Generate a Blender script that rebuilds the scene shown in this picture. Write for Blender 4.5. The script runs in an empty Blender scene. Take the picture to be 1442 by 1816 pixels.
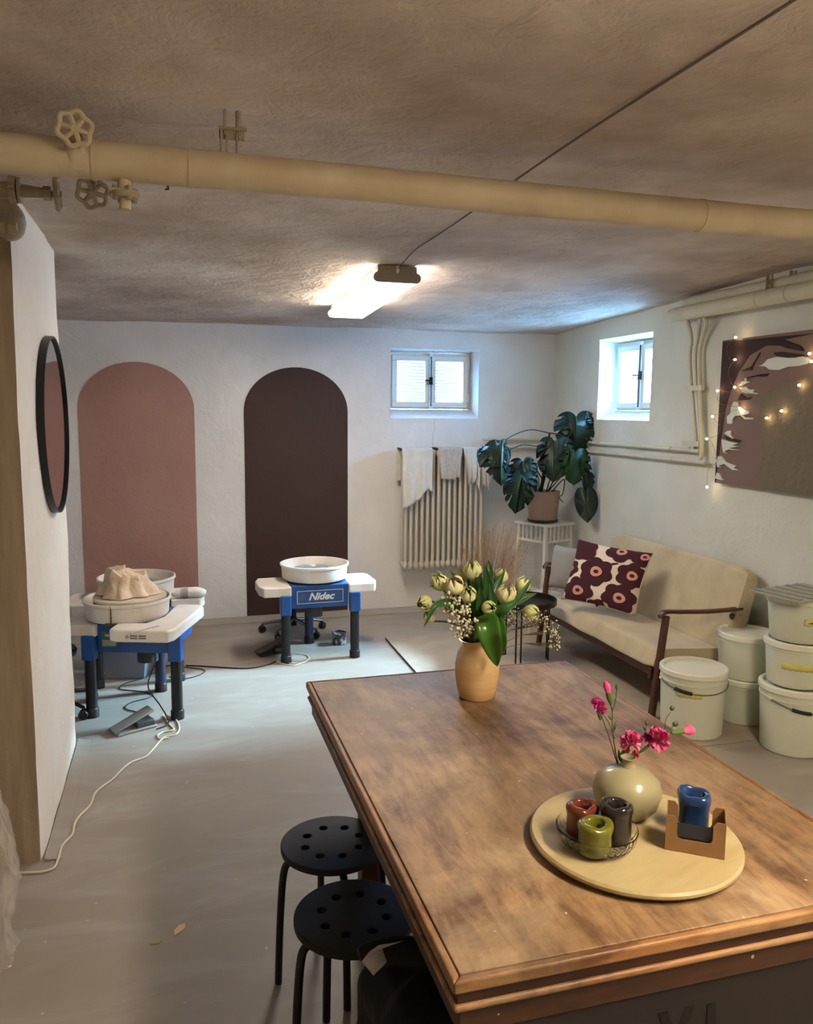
import bpy, bmesh, math, random
from mathutils import Vector, Matrix, noise
random.seed(7)
SC = bpy.context.scene
COL = SC.collection
R_ = math.radians

# ------------------------------------------------------------------ camera
W, H = 1442, 1816
FPX, PITCH, YAW, ROLL, HC = 1425.1, 0.12487, 0.28224, 0.008295, 1.6
cp, sp, cy, sy = math.cos(PITCH), math.sin(PITCH), math.cos(YAW), math.sin(YAW)
FWD = Vector((sy*cp, cy*cp, -sp)); _r = Vector((cy, -sy, 0)); _u = _r.cross(FWD)
RT = math.cos(ROLL)*_r + math.sin(ROLL)*_u
UP = -math.sin(ROLL)*_r + math.cos(ROLL)*_u
EYE = Vector((0, 0, HC))
cam = bpy.data.cameras.new('camera'); camo = bpy.data.objects.new('camera', cam); COL.objects.link(camo)
M = Matrix.Identity(4)
for i in range(3):
    M[i][0] = RT[i]; M[i][1] = UP[i]; M[i][2] = -FWD[i]; M[i][3] = EYE[i]
camo.matrix_world = M
cam.sensor_fit = 'HORIZONTAL'; cam.sensor_width = 36; cam.lens = 36*FPX/W
cam.clip_start = 0.02
SC.camera = camo

def ray(px, py): return RT*((px-W/2)/FPX) - UP*((py-H/2)/FPX) + FWD
def atz(px, py, z): d = ray(px, py); return EYE + d*((z-HC)/d.z)
def aty(px, py, y): d = ray(px, py); return EYE + d*(y/d.y)
def atx(px, py, x): d = ray(px, py); return EYE + d*(x/d.x)

# ------------------------------------------------------------------ world, light, exposure
SKY_COL, SKY_STR = (0.20, 0.50, 1.0), 46.0
LAMP_COL, LAMP_STR = (1.0, 0.88, 0.76), 24.0
LAMP2_COL, LAMP2_STR = (1.0, 0.84, 0.64), 58.0
w = bpy.data.worlds.new('daylight'); SC.world = w; w.use_nodes = True
bg = w.node_tree.nodes['Background']; bg.inputs[0].default_value = (*SKY_COL, 1); bg.inputs[1].default_value = SKY_STR
for nm, loc, rot, sx, szz in (('window_portal_back', (2.0, 6.62, 1.9), (R_(90), 0, R_(180)), 1.2, 1.2),
                        ('window_portal_right', (3.62, 5.05, 1.9), (R_(90), 0, R_(90)), 1.2, 1.2)):
    L = bpy.data.lights.new(nm, 'AREA'); L.shape = 'RECTANGLE'; L.size = sx; L.size_y = szz
    L.cycles.is_portal = True
    o = bpy.data.objects.new(nm, L); o.location = loc; o.rotation_euler = rot; COL.objects.link(o)
    o.matrix_world = Matrix.Translation(loc) @ (Matrix.Rotation(R_(-90), 4, 'X') if 'back' in nm else Matrix.Rotation(R_(90), 4, 'Y'))
sun = bpy.data.lights.new('bright_sky_through_window', 'SUN'); sun.color = (0.50, 0.76, 1.0); sun.energy = 125.0; sun.angle = R_(23)
suno = bpy.data.objects.new('bright_sky_through_window', sun); COL.objects.link(suno); suno.location = (6, 6, 4)
suno.rotation_euler = Vector((-2.72, -.48, -1.98)).to_track_quat('-Z', 'Y').to_euler()
SC.view_settings.view_transform = 'Standard'; SC.view_settings.look = 'None'
SC.view_settings.exposure = 0.6; SC.view_settings.gamma = 1.0
SC.view_settings.use_curve_mapping = False

# ------------------------------------------------------------------ material helpers
def srgb(r, g, b):
    f = lambda c: ((c/255+0.055)/1.055)**2.4 if c > 10 else c/255/12.92
    return (f(r), f(g), f(b), 1)
_mats = {}
def mat(name, col, rough=0.6, metal=0.0, col2=None, nscale=8.0, bump=0.0, bscale=60.0, bdetail=6.0, emis=None, estr=0.0,
        trans=0.0, alpha=1.0, stretch=(1, 1, 1), coat=0.0, sheen=0.0, ior=1.45, lo=0.35, hi=0.65, sub=0.0):
    if name in _mats: return _mats[name]
    m = bpy.data.materials.new(name); m.use_nodes = True; nt = m.node_tree; N = nt.nodes; Lk = nt.links
    b = N['Principled BSDF']
    c = srgb(*col)
    b.inputs['Base Color'].default_value = c; b.inputs['Roughness'].default_value = rough
    b.inputs['Metallic'].default_value = metal; b.inputs['IOR'].default_value = ior
    b.inputs['Transmission Weight'].default_value = trans; b.inputs['Alpha'].default_value = alpha
    b.inputs['Coat Weight'].default_value = coat; b.inputs['Sheen Weight'].default_value = sheen
    if sub: b.inputs['Subsurface Weight'].default_value = sub; b.inputs['Subsurface Scale'].default_value = 0.01
    tc = N.new('ShaderNodeTexCoord'); mp = N.new('ShaderNodeMapping'); mp.inputs['Scale'].default_value = stretch
    Lk.new(tc.outputs['Object'], mp.inputs['Vector'])
    if col2 is not None:
        n = N.new('ShaderNodeTexNoise'); n.inputs['Scale'].default_value = nscale; n.inputs['Detail'].default_value = 7
        n.inputs['Roughness'].default_value = 0.6
        r = N.new('ShaderNodeValToRGB'); r.color_ramp.elements[0].position = lo; r.color_ramp.elements[1].position = hi
        r.color_ramp.elements[0].color = c; r.color_ramp.elements[1].color = srgb(*col2)
        Lk.new(mp.outputs[0], n.inputs['Vector']); Lk.new(n.outputs['Fac'], r.inputs[0]); Lk.new(r.outputs[0], b.inputs['Base Color'])
    if bump:
        n = N.new('ShaderNodeTexNoise'); n.inputs['Scale'].default_value = bscale; n.inputs['Detail'].default_value = bdetail
        bp = N.new('ShaderNodeBump'); bp.inputs['Strength'].default_value = min(1, bump); bp.inputs['Distance'].default_value = 0.01*max(1, bump)
        Lk.new(mp.outputs[0], n.inputs['Vector']); Lk.new(n.outputs['Fac'], bp.inputs['Height']); Lk.new(bp.outputs[0], b.inputs['Normal'])
    if emis is not None:
        b.inputs['Emission Color'].default_value = (*emis, 1); b.inputs['Emission Strength'].default_value = estr
    _mats[name] = m
    return m

def nodes(m): return m.node_tree.nodes, m.node_tree.links, m.node_tree.nodes['Principled BSDF']

# plaster: two scales of relief
def plaster(name, col, col2, big=0.5, fine=0.5, dist=0.012, rough=0.85, nscale=1.6):
    m = mat(name, col, rough, col2=col2, nscale=nscale)
    N, Lk, b = nodes(m)
    geo = N.new('ShaderNodeNewGeometry')
    n1 = N.new('ShaderNodeTexNoise'); n1.inputs['Scale'].default_value = 7; n1.inputs['Detail'].default_value = 8; n1.inputs['Roughness'].default_value = 0.62
    n1.inputs['Distortion'].default_value = 0.6
    n2 = N.new('ShaderNodeTexNoise'); n2.inputs['Scale'].default_value = 55; n2.inputs['Detail'].default_value = 6
    Lk.new(geo.outputs['Position'], n1.inputs['Vector']); Lk.new(geo.outputs['Position'], n2.inputs['Vector'])
    b1 = N.new('ShaderNodeBump'); b1.inputs['Strength'].default_value = big; b1.inputs['Distance'].default_value = dist*2.5
    b2 = N.new('ShaderNodeBump'); b2.inputs['Strength'].default_value = fine; b2.inputs['Distance'].default_value = dist*0.35
    Lk.new(n1.outputs['Fac'], b1.inputs['Height']); Lk.new(n2.outputs['Fac'], b2.inputs['Height'])
    Lk.new(b1.outputs[0], b2.inputs['Normal']); Lk.new(b2.outputs[0], b.inputs['Normal'])
    return m

WALLM = plaster('white_lime_plaster', (230, 227, 224), (216, 212, 208), 0.35, 0.5, 0.010)
WALLR = plaster('white_lime_plaster_right', (216, 216, 206), (202, 204, 192), 0.35, 0.5, 0.010)
CEILM = plaster('rough_ceiling_plaster', (228, 214, 202), (176, 158, 142), 0.8, 0.6, 0.016, nscale=1.3)
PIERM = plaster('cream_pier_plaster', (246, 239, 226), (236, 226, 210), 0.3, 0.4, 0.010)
NEARM = plaster('shaded_streaky_plaster', (166, 148, 126), (142, 124, 104), 0.3, 0.5, 0.010)  # pier's near face: its shade painted in as darker brown, plus vertical streaks
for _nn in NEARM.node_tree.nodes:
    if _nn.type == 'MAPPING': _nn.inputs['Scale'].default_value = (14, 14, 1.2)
PINKM = plaster('dusty_pink_paint', (174, 134, 122), (164, 124, 112), 0.3, 0.5, 0.010, 0.8)
BROWNM = plaster('dark_brown_paint', (66, 43, 36), (58, 38, 31), 0.3, 0.5, 0.010, 0.7)

def floor_material():
    m = mat('painted_grey_floor', (160, 152, 141), 0.42, col2=(144, 133, 120), nscale=1.1, lo=0.3, hi=0.7)
    N, Lk, b = nodes(m)
    base = b.inputs['Base Color'].links[0].from_socket
    geo = N.new('ShaderNodeNewGeometry')
    mp = N.new('ShaderNodeMapping'); mp.inputs['Scale'].default_value = (1.0, 3.2, 1); mp.inputs['Rotation'].default_value = (0, 0, R_(-25))
    Lk.new(geo.outputs['Position'], mp.inputs[0])
    n = N.new('ShaderNodeTexNoise'); n.inputs['Scale'].default_value = 1.7; n.inputs['Detail'].default_value = 9; n.inputs['Roughness'].default_value = 0.65; n.inputs['Distortion'].default_value = 0.5
    Lk.new(mp.outputs[0], n.inputs['Vector'])
    r = N.new('ShaderNodeValToRGB'); r.color_ramp.elements[0].position = 0.48; r.color_ramp.elements[1].position = 0.75
    r.color_ramp.elements[0].color = (0, 0, 0, 1); r.color_ramp.elements[1].color = (0.55, 0.55, 0.55, 1)
    Lk.new(n.outputs['Fac'], r.inputs[0])
    mx = N.new('ShaderNodeMixRGB'); mx.inputs[2].default_value = srgb(182, 180, 174)
    Lk.new(r.outputs[0], mx.inputs[0]); Lk.new(base, mx.inputs[1])
    # paint specks
    v = N.new('ShaderNodeTexNoise'); v.inputs['Scale'].default_value = 38; v.inputs['Detail'].default_value = 1
    Lk.new(geo.outputs['Position'], v.inputs['Vector'])
    rv = N.new('ShaderNodeValToRGB'); rv.color_ramp.elements[0].position = 0.775; rv.color_ramp.elements[1].position = 0.80
    rv.color_ramp.elements[0].color = (0, 0, 0, 1); rv.color_ramp.elements[1].color = (0.7, 0.7, 0.7, 1)
    Lk.new(v.outputs['Fac'], rv.inputs[0])
    m2 = N.new('ShaderNodeMixRGB'); m2.inputs[2].default_value = srgb(205, 200, 190)
    Lk.new(rv.outputs[0], m2.inputs[0]); Lk.new(mx.outputs[0], m2.inputs[1]); Lk.new(m2.outputs[0], b.inputs['Base Color'])
    rr = N.new('ShaderNodeMapRange'); rr.inputs[3].default_value = 0.36; rr.inputs[4].default_value = 0.6
    Lk.new(n.outputs['Fac'], rr.inputs[0]); Lk.new(rr.outputs[0], b.inputs['Roughness'])
    bp = N.new('ShaderNodeBump'); bp.inputs['Strength'].default_value = 0.25; bp.inputs['Distance'].default_value = 0.01
    Lk.new(n.outputs['Fac'], bp.inputs['Height']); Lk.new(bp.outputs[0], b.inputs['Normal'])
    return m
FLOORM = floor_material()

def table_material(name, c1, c2, c3, rough=0.4, along='y'):
    m = mat(name, c1, rough); N, Lk, b = nodes(m)
    tc = N.new('ShaderNodeTexCoord')
    def nz(scale, st, det=8, dis=0.0, ro=0.6):
        mp = N.new('ShaderNodeMapping'); mp.inputs['Scale'].default_value = st
        Lk.new(tc.outputs['Object'], mp.inputs[0])
        n = N.new('ShaderNodeTexNoise'); n.inputs['Scale'].default_value = scale; n.inputs['Detail'].default_value = det
        n.inputs['Distortion'].default_value = dis; n.inputs['Roughness'].default_value = ro
        Lk.new(mp.outputs[0], n.inputs['Vector']); return n
    st = (6, 1, 6) if along == 'y' else (1, 6, 6)
    grain = nz(5, st, 10, 0.35, 0.66)
    blot = nz(2.3, (1, 1, 1), 9, 0.5, 0.66)
    smear = nz(2.6, (1.3, 1, 1), 10, 0.7, 0.68)
    r1 = N.new('ShaderNodeValToRGB'); e = r1.color_ramp.elements
    e[0].position = 0.42; e[0].color = srgb(*c1); e[1].position = 0.58; e[1].color = srgb(*c2)
    Lk.new(grain.outputs['Fac'], r1.inputs[0])
    r2 = N.new('ShaderNodeValToRGB'); r2.color_ramp.elements[0].position = 0.42; r2.color_ramp.elements[1].position = 0.68
    r2.color_ramp.elements[0].color = (0, 0, 0, 1); r2.color_ramp.elements[1].color = (0.75, 0.75, 0.75, 1)
    Lk.new(smear.outputs['Fac'], r2.inputs[0])
    mx = N.new('ShaderNodeMixRGB'); mx.inputs[2].default_value = srgb(*c3)
    Lk.new(r2.outputs[0], mx.inputs[0]); Lk.new(r1.outputs[0], mx.inputs[1])
    r3 = N.new('ShaderNodeValToRGB'); r3.color_ramp.elements[0].position = 0.40; r3.color_ramp.elements[1].position = 0.60
    r3.color_ramp.elements[0].color = (0.42, 0.38, 0.34, 1); r3.color_ramp.elements[1].color = (1, 1, 1, 1)
    Lk.new(blot.outputs['Fac'], r3.inputs[0])
    mm = N.new('ShaderNodeMixRGB'); mm.blend_type = 'MULTIPLY'; mm.inputs[0].default_value = 0.8
    Lk.new(mx.outputs[0], mm.inputs[1]); Lk.new(r3.outputs[0], mm.inputs[2])
    fl = nz(55, (1, 1, 1), 1)
    rf = N.new('ShaderNodeValToRGB'); rf.color_ramp.elements[0].position = 0.79; rf.color_ramp.elements[1].position = 0.81
    rf.color_ramp.elements[0].color = (0, 0, 0, 1); rf.color_ramp.elements[1].color = (0.8, 0.8, 0.8, 1)
    Lk.new(fl.outputs['Fac'], rf.inputs[0])
    m4 = N.new('ShaderNodeMixRGB'); m4.inputs[2].default_value = srgb(215, 200, 175)
    Lk.new(rf.outputs[0], m4.inputs[0]); Lk.new(mm.outputs[0], m4.inputs[1]); Lk.new(m4.outputs[0], b.inputs['Base Color'])
    rr = N.new('ShaderNodeMapRange'); rr.inputs[3].default_value = rough-0.08; rr.inputs[4].default_value = rough+0.22
    Lk.new(smear.outputs['Fac'], rr.inputs[0]); Lk.new(rr.outputs[0], b.inputs['Roughness'])
    bp = N.new('ShaderNodeBump'); bp.inputs['Strength'].default_value = 0.35; bp.inputs['Distance'].default_value = 0.002
    Lk.new(grain.outputs['Fac'], bp.inputs['Height']); Lk.new(bp.outputs[0], b.inputs['Normal'])
    return m

# ------------------------------------------------------------------ mesh helpers
def B(): return bmesh.new()
def box(bm, x0, x1, y0, y1, z0, z1, T=None):
    v = [bm.verts.new((x, y, z)) for x in (x0, x1) for y in (y0, y1) for z in (z0, z1)]
    for f in ((0, 1, 3, 2), (4, 6, 7, 5), (0, 4, 5, 1), (2, 3, 7, 6), (0, 2, 6, 4), (1, 5, 7, 3)): bm.faces.new([v[i] for i in f])
    if T is not None:
        for q in v: q.co = T @ q.co
    return bm
def beam(bm, p0, p1, wx, wy, ref=(0, 0, 1)):
    p0 = Vector(p0); p1 = Vector(p1); d = (p1-p0).normalized(); r = Vector(ref)
    if abs(d.dot(r)) > 0.95: r = Vector((0, 1, 0))
    a = d.cross(r).normalized(); b = a.cross(d)
    v = []
    for p in (p0, p1):
        for s, t in ((-1, -1), (1, -1), (1, 1), (-1, 1)): v.append(bm.verts.new(p+a*s*wx/2+b*t*wy/2))
    for f in ((0, 3, 2, 1), (4, 5, 6, 7), (0, 1, 5, 4), (1, 2, 6, 5), (2, 3, 7, 6), (3, 0, 4, 7)): bm.faces.new([v[i] for i in f])
    return bm
def smoothpts(pts, n=6):
    pts = [Vector(p) for p in pts]
    if len(pts) < 3: return pts
    out = []
    P = [2*pts[0]-pts[1]]+pts+[2*pts[-1]-pts[-2]]
    for i in range(1, len(P)-2):
        for k in range(n):
            t = k/n; a, b, c, d = P[i-1], P[i], P[i+1], P[i+2]
            out.append(0.5*((2*b)+(c-a)*t+(2*a-5*b+4*c-d)*t*t+(3*b-a-3*c+d)*t**3))
    out.append(pts[-1]); return out
def tube(bm, pts, r, seg=8, cap=True, smooth=0):
    if smooth: pts = smoothpts(pts, smooth)
    pts = [Vector(p) for p in pts]; n = len(pts)
    rs = r if isinstance(r, (list, tuple)) else [r]*n
    if len(rs) != n: rs = [rs[0]+(rs[-1]-rs[0])*i/(n-1) for i in range(n)]
    t0 = (pts[1]-pts[0]).normalized(); a = t0.orthogonal().normalized(); rings = []
    for i in range(n):
        t = (pts[min(i+1, n-1)]-pts[max(i-1, 0)]).normalized()
        a = (a-t*a.dot(t)).normalized(); b = t.cross(a)
        rings.append([bm.verts.new(pts[i]+(a*math.cos(2*math.pi*k/seg)+b*math.sin(2*math.pi*k/seg))*rs[i]) for k in range(seg)])
    for i in range(n-1):
        for k in range(seg): bm.faces.new((rings[i][k], rings[i][(k+1) % seg], rings[i+1][(k+1) % seg], rings[i+1][k]))
    if cap: bm.faces.new(rings[0][::-1]); bm.faces.new(rings[-1])
    return bm
def lathe(bm, prof, seg=48, c=(0, 0, 0), T=None, fn=None):
    rings = []
    for r, z in prof:
        if r < 1e-6: rings.append([bm.verts.new((c[0], c[1], c[2]+z))]); continue
        ring = []
        for k in range(seg):
            a = 2*math.pi*k/seg; p = Vector((r*math.cos(a), r*math.sin(a), z))
            if fn: p = fn(p, a)
            ring.append(bm.verts.new(p+Vector(c)))
        rings.append(ring)
    for i in range(len(rings)-1):
        A, D = rings[i], rings[i+1]
        for k in range(seg):
            j = (k+1) % seg
            if len(A) == 1 and len(D) == 1: break
            if len(A) == 1: bm.faces.new((A[0], D[j], D[k]))
            elif len(D) == 1: bm.faces.new((A[k], A[j], D[0]))
            else: bm.faces.new((A[k], A[j], D[j], D[k]))
    if T is not None:
        for rg in rings:
            for v in rg: v.co = T @ v.co
    return bm
def disc(bm, r, z0, z1, seg=48, c=(0, 0, 0), bev=0.0):
    pr = [(0, z0), (r-bev, z0), (r, z0+bev), (r, z1-bev), (r-bev, z1), (0, z1)] if bev else [(0, z0), (r, z0), (r, z1), (0, z1)]
    return lathe(bm, pr, seg, c)
def poly(bm, pts, ext):
    """closed polygon of 3-D points extruded by the vector ext"""
    e = Vector(ext)
    a = [bm.verts.new(Vector(p)) for p in pts]; b = [bm.verts.new(Vector(p)+e) for p in pts]; n = len(a)
    f1 = bm.faces.new(a[::-1]); f2 = bm.faces.new(b)
    for i in range(n): bm.faces.new((a[i], a[(i+1) % n], b[(i+1) % n], b[i]))
    return bm
def sphere(bm, c, r, u=12, v=8, sc=(1, 1, 1)):
    bmesh.ops.create_uvsphere(bm, u_segments=u, v_segments=v, radius=1, matrix=Matrix.Translation(c) @ Matrix.Diagonal((r*sc[0], r*sc[1], r*sc[2], 1)))
    return bm
def sheet(bm, fn, nu, nv):
    g = [[bm.verts.new(fn(i/nu, j/nv)) for j in range(nv+1)] for i in range(nu+1)]
    for i in range(nu):
        for j in range(nv): bm.faces.new((g[i][j], g[i+1][j], g[i+1][j+1], g[i][j+1]))
    return bm
def obj(name, bm, m, parent=None, loc=None, bevel=0, seg=2, sharp=40, solid=0, subd=0, smooth=True, rot=None):
    bmesh.ops.recalc_face_normals(bm, faces=bm.faces)
    me = bpy.data.meshes.new(name); bm.to_mesh(me); bm.free()
    if smooth:
        me.shade_smooth(); me.set_sharp_from_angle(angle=R_(sharp))
    o = bpy.data.objects.new(name, me); COL.objects.link(o)
    for mm in (m if isinstance(m, (list, tuple)) else [m]): me.materials.append(mm)
    if parent is not None: o.parent = parent
    if loc is not None: o.location = loc
    if rot is not None: o.rotation_euler = rot
    if solid: s = o.modifiers.new('thick', 'SOLIDIFY'); s.thickness = solid; s.offset = 0
    if subd: s = o.modifiers.new('soft', 'SUBSURF'); s.levels = subd; s.render_levels = subd
    if bevel:
        b = o.modifiers.new('bevel', 'BEVEL'); b.width = bevel; b.segments = seg; b.limit_method = 'ANGLE'; b.angle_limit = R_(40)
    return o
def thing(name, label, cat, loc=(0, 0, 0), rz=0, group=None):
    o = bpy.data.objects.new(name, None); COL.objects.link(o); o.location = loc; o.rotation_euler = (0, 0, rz)
    o.empty_display_size = 0.05
    return tag(o, label, cat, group)
def tag(o, label, cat, group=None, kind=None):
    o['label'] = label; o['category'] = cat
    if group: o['group'] = group
    if kind: o['kind'] = kind
    return o
def struct(o): o['kind'] = 'structure'; return o
def kids(o): return [c for c in bpy.data.objects if c.parent == o]
def dup(root, loc, rz, label, group=None):
    def cp_(o, par):
        c = o.copy(); COL.objects.link(c); c.parent = par
        for ch in kids(o): cp_(ch, c)
        return c
    r = cp_(root, None); r.location = loc; r.rotation_euler = (0, 0, rz); r['label'] = label
    if group: r['group'] = group
    return r
def fnoise(p, s=1.0, k=0): return noise.noise(Vector(p)*s+Vector((k*7.3, k*3.1, k*5.7)))

# ------------------------------------------------------------------ shell
XR, YB = 3.03, 6.11          # right wall, back wall
XP, YP0, YP1 = -0.485, 2.93, 4.02   # plastered pier on the left
def ceilz(x, y):
    return 2.318 - 0.036*max(0.0, y-3.4) + 0.006*(x-1.0)

bm = B(); box(bm, -2.35, XR+.2, -3.15, YB+.2, -.05, 0)
struct(obj('floor', bm, FLOORM, smooth=False))

bm = B()
def cl(u, v):
    x = -2.3+u*(XR+2.4); y = -3.1+v*(YB+3.2)
    q = Vector((x, y, 0)); z = ceilz(x, y)
    z += 0.010*fnoise(q, 1.3, 1)+0.006*fnoise(q, 4, 2)+0.0025*fnoise(q, 11, 3)
    return Vector((x, y, z))
sheet(bm, cl, 150, 240)
struct(obj('ceiling', bm, CEILM, sharp=180))

def wall_with_hole(name, org, U, Nn, L, Hh, hole, inner, depth, m):
    """wall plane through org, along U, up Z; Nn points out of the room; hole (u0,u1,z0,z1) runs to inner (u0,u1,z0,z1) at depth"""
    org, U, Nn = Vector(org), Vector(U), Vector(Nn); Z = Vector((0, 0, 1)); bm = B()
    us = [0]; u0, u1, z0, z1 = hole
    def rng(a, b, st): n = max(1, round((b-a)/st)); return [a+(b-a)*i/n for i in range(n)]
    us = rng(0, u0, .09)+rng(u0, u1, .09)+rng(u1, L, .09)+[L]
    zs = rng(0, z0, .09)+rng(z0, z1, .09)+rng(z1, Hh, .09)+[Hh]
    G = {}
    def V(i, j):
        if (i, j) not in G:
            p = org+U*us[i]+Z*zs[j]
            k = 0.006*fnoise(p, 2.1, 5)+0.003*fnoise(p, 7, 6)
            edge = (abs(us[i]-u0) < 1e-6 or abs(us[i]-u1) < 1e-6) and z0-1e-6 <= zs[j] <= z1+1e-6 or (abs(zs[j]-z0) < 1e-6 or abs(zs[j]-z1) < 1e-6) and u0-1e-6 <= us[i] <= u1+1e-6
            G[i, j] = bm.verts.new(p+Nn*(k*0.6+0.002))
        return G[i, j]
    for i in range(len(us)-1):
        for j in range(len(zs)-1):
            if us[i] >= u0-1e-6 and us[i+1] <= u1+1e-6 and zs[j] >= z0-1e-6 and zs[j+1] <= z1+1e-6: continue
            bm.faces.new((V(i, j), V(i+1, j), V(i+1, j+1), V(i, j+1)))
    a0, a1, b0, b1 = inner
    q = [(u0, z0), (u1, z0), (u1, z1), (u0, z1)]; r = [(a0, b0), (a1, b0), (a1, b1), (a0, b1)]; s = r
    def P(t, d): return bm.verts.new(org+U*t[0]+Z*t[1]+Nn*d)
    A = [P(t, 0.002) for t in q]; C = [P(t, depth) for t in r]; D = [P(t, depth+0.17) for t in s]
    for i in range(4):
        j = (i+1) % 4; bm.faces.new((A[i], A[j], C[j], C[i])); bm.faces.new((C[i], C[j], D[j], D[i]))
    # outer leaf so the wall has real thickness
    e = depth+0.17
    O = [P(t, e) for t in ((0, 0), (L, 0), (L, Hh), (0, Hh))]
    for i in range(4):
        j = (i+1) % 4; bm.faces.new((O[i], O[j], D[j], D[i]))
    return struct(obj(name, bm, m, sharp=30))

WB = wall_with_hole('wall_back', (-2.2, YB, 0), (1, 0, 0), (0, 1, 0), XR+2.2+.03, 2.45,
                    (1.635+2.2, 2.366+2.2, 1.545, 2.082), (1.655+2.2, 2.345+2.2, 1.615, 2.07), 0.15, WALLM)
WR = wall_with_hole('wall_right', (XR, -3.0, 0), (0, 1, 0), (1, 0, 0), YB+3.0+.03, 2.45,
                    (4.70+3, 5.385+3, 1.55, 2.13), (4.70+3, 5.40+3, 1.615, 2.11), 0.16, WALLR)
bm = B(); box(bm, -2.35, -2.2, -3.0, YB, 0, 2.45); struct(obj('wall_left', bm, WALLM))
bm = B(); box(bm, -2.3, XR+.1, -3.15, -3.0, 0, 2.45); struct(obj('wall_near', bm, WALLM))

# pier: a short plastered cross wall with soft, uneven arrises
def blockwall(name, x0, x1, y0, y1, z0, z1, m, st=0.07):
    bm = B()
    nx, ny, nz = (max(1, round((b-a)/st)) for a, b in ((x0, x1), (y0, y1), (z0, z1)))
    vs = {}
    def V(i, j, k):
        if (i, j, k) not in vs:
            x, y, z = x0+(x1-x0)*i/nx, y0+(y1-y0)*j/ny, z0+(z1-z0)*k/nz
            ex = (i in (0, nx)); ey = (j in (0, ny))
            q = Vector((x, y, z)); d = 0.006*fnoise(q, 3, 8)+0.003*fnoise(q, 9, 9)
            if i == nx: x += d - (0.006 if ey else 0)
            if ey: y += (d if j else -d) + ((0.006 if ex else 0)*(1 if j == 0 else -1))
            vs[i, j, k] = bm.verts.new((x, y, z))
        return vs[i, j, k]
    for j in range(ny):
        for k in range(nz):
            bm.faces.new((V(nx, j, k), V(nx, j+1, k), V(nx, j+1, k+1), V(nx, j, k+1)))
            bm.faces.new((V(0, j, k), V(0, j, k+1), V(0, j+1, k+1), V(0, j+1, k)))
    for i in range(nx):
        for k in range(nz):
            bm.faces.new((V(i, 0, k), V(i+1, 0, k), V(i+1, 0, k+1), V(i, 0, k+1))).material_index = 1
            bm.faces.new((V(i, ny, k), V(i, ny, k+1), V(i+1, ny, k+1), V(i+1, ny, k)))
    return struct(obj(name, bm, m, sharp=60))
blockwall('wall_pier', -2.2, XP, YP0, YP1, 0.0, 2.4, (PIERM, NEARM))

# painted coving where floor paint climbs the walls
def coving(name, pts, w=0.05, h=0.035, side=1):
    bm = B(); vs = []
    for (x, y), (nx, ny) in pts:
        vs.append([bm.verts.new((x, y, h)), bm.verts.new((x+nx*w*.35, y+ny*w*.35, h*.45)), bm.verts.new((x+nx*w, y+ny*w, 0.002)), bm.verts.new((x, y, 0.001))])
    for a, b in zip(vs, vs[1:]):
        for k in range(4): bm.faces.new((a[k], a[(k+1) % 4], b[(k+1) % 4], b[k]))
    bm.faces.new(vs[0]); bm.faces.new(vs[-1][::-1])
    return struct(obj(name, bm, FLOORM))
coving('baseboard_back', [((-2.19, YB-.001), (0, -1)), ((XR-.01, YB-.001), (0, -1))], 0.09, 0.03)
coving('baseboard_right', [((XR-.001, YB-.1), (-1, 0)), ((XR-.001, -2.9), (-1, 0))], 0.06, 0.03)
coving('baseboard_pier', [((XP+.004, YP1), (1, 0)), ((XP+.004, YP0), (1, 0))], 0.06, 0.012)

# painted arches on the back wall
def arch(x0, x1, zs, m, lab):
    r = (x1-x0)/2; cx = (x0+x1)/2; pts = [(x0, 0.035), (x1, 0.035)]
    zt = zs
    for k in range(33):
        a = math.pi*k/32; pts.append((cx+r*math.cos(a), zt+r*0.84*math.sin(a)))
    bm = B(); poly(bm, [(x, YB-0.004, z) for x, z in pts], (0, 0.012, 0))
    o = obj('painted_arch', bm, m, WB); o['label'] = lab
arch(-0.638, 0.152, 1.600, PINKM, 'dusty pink arch painted on the wall')
arch(0.508, 1.293, 1.590, BROWNM, 'dark brown arch painted on the wall')
# hairline crack under the window
bm = B(); rnd = random.Random(3); x, z = 2.0, 1.543; pts = []
while z > 1.32: pts.append((x, YB-0.001, z)); z -= 0.018; x += rnd.uniform(-.009, .009)
tube(bm, pts, 0.0011, 4); obj('crack', bm, mat('crack_shadow', (150, 146, 140), .9), WB)

# ------------------------------------------------------------------ windows
WOODW = mat('white_window_paint', (226, 226, 220), 0.35, bump=0.1, bscale=30)
IRON = mat('black_iron', (24, 24, 26), 0.45, 0.6)
GLASS = bpy.data.materials.new('window_glass'); GLASS.use_nodes = True
_n = GLASS.node_tree.nodes; _l = GLASS.node_tree.links; _n.remove(_n['Principled BSDF'])
_t = _n.new('ShaderNodeBsdfTransparent'); _t.inputs[0].default_value = (.93, .97, .97, 1); _g = _n.new('ShaderNodeBsdfGlossy'); _g.inputs['Roughness'].default_value = .03
_m = _n.new('ShaderNodeMixShader'); _m.inputs[0].default_value = .06; _l.new(_t.outputs[0], _m.inputs[1]); _l.new(_g.outputs[0], _m.inputs[2]); _l.new(_m.outputs[0], _n['Material Output'].inputs[0])
SLATM = bpy.data.materials.new('outside_louvre_slat'); SLATM.use_nodes = True
_n = SLATM.node_tree.nodes; _l = SLATM.node_tree.links; _n.remove(_n['Principled BSDF'])
_t = _n.new('ShaderNodeBsdfTranslucent'); _t.inputs[0].default_value = (.14, .075, .045, 1); _g = _n.new('ShaderNodeBsdfDiffuse'); _g.inputs[0].default_value = (.2, .25, .27, 1)
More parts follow.
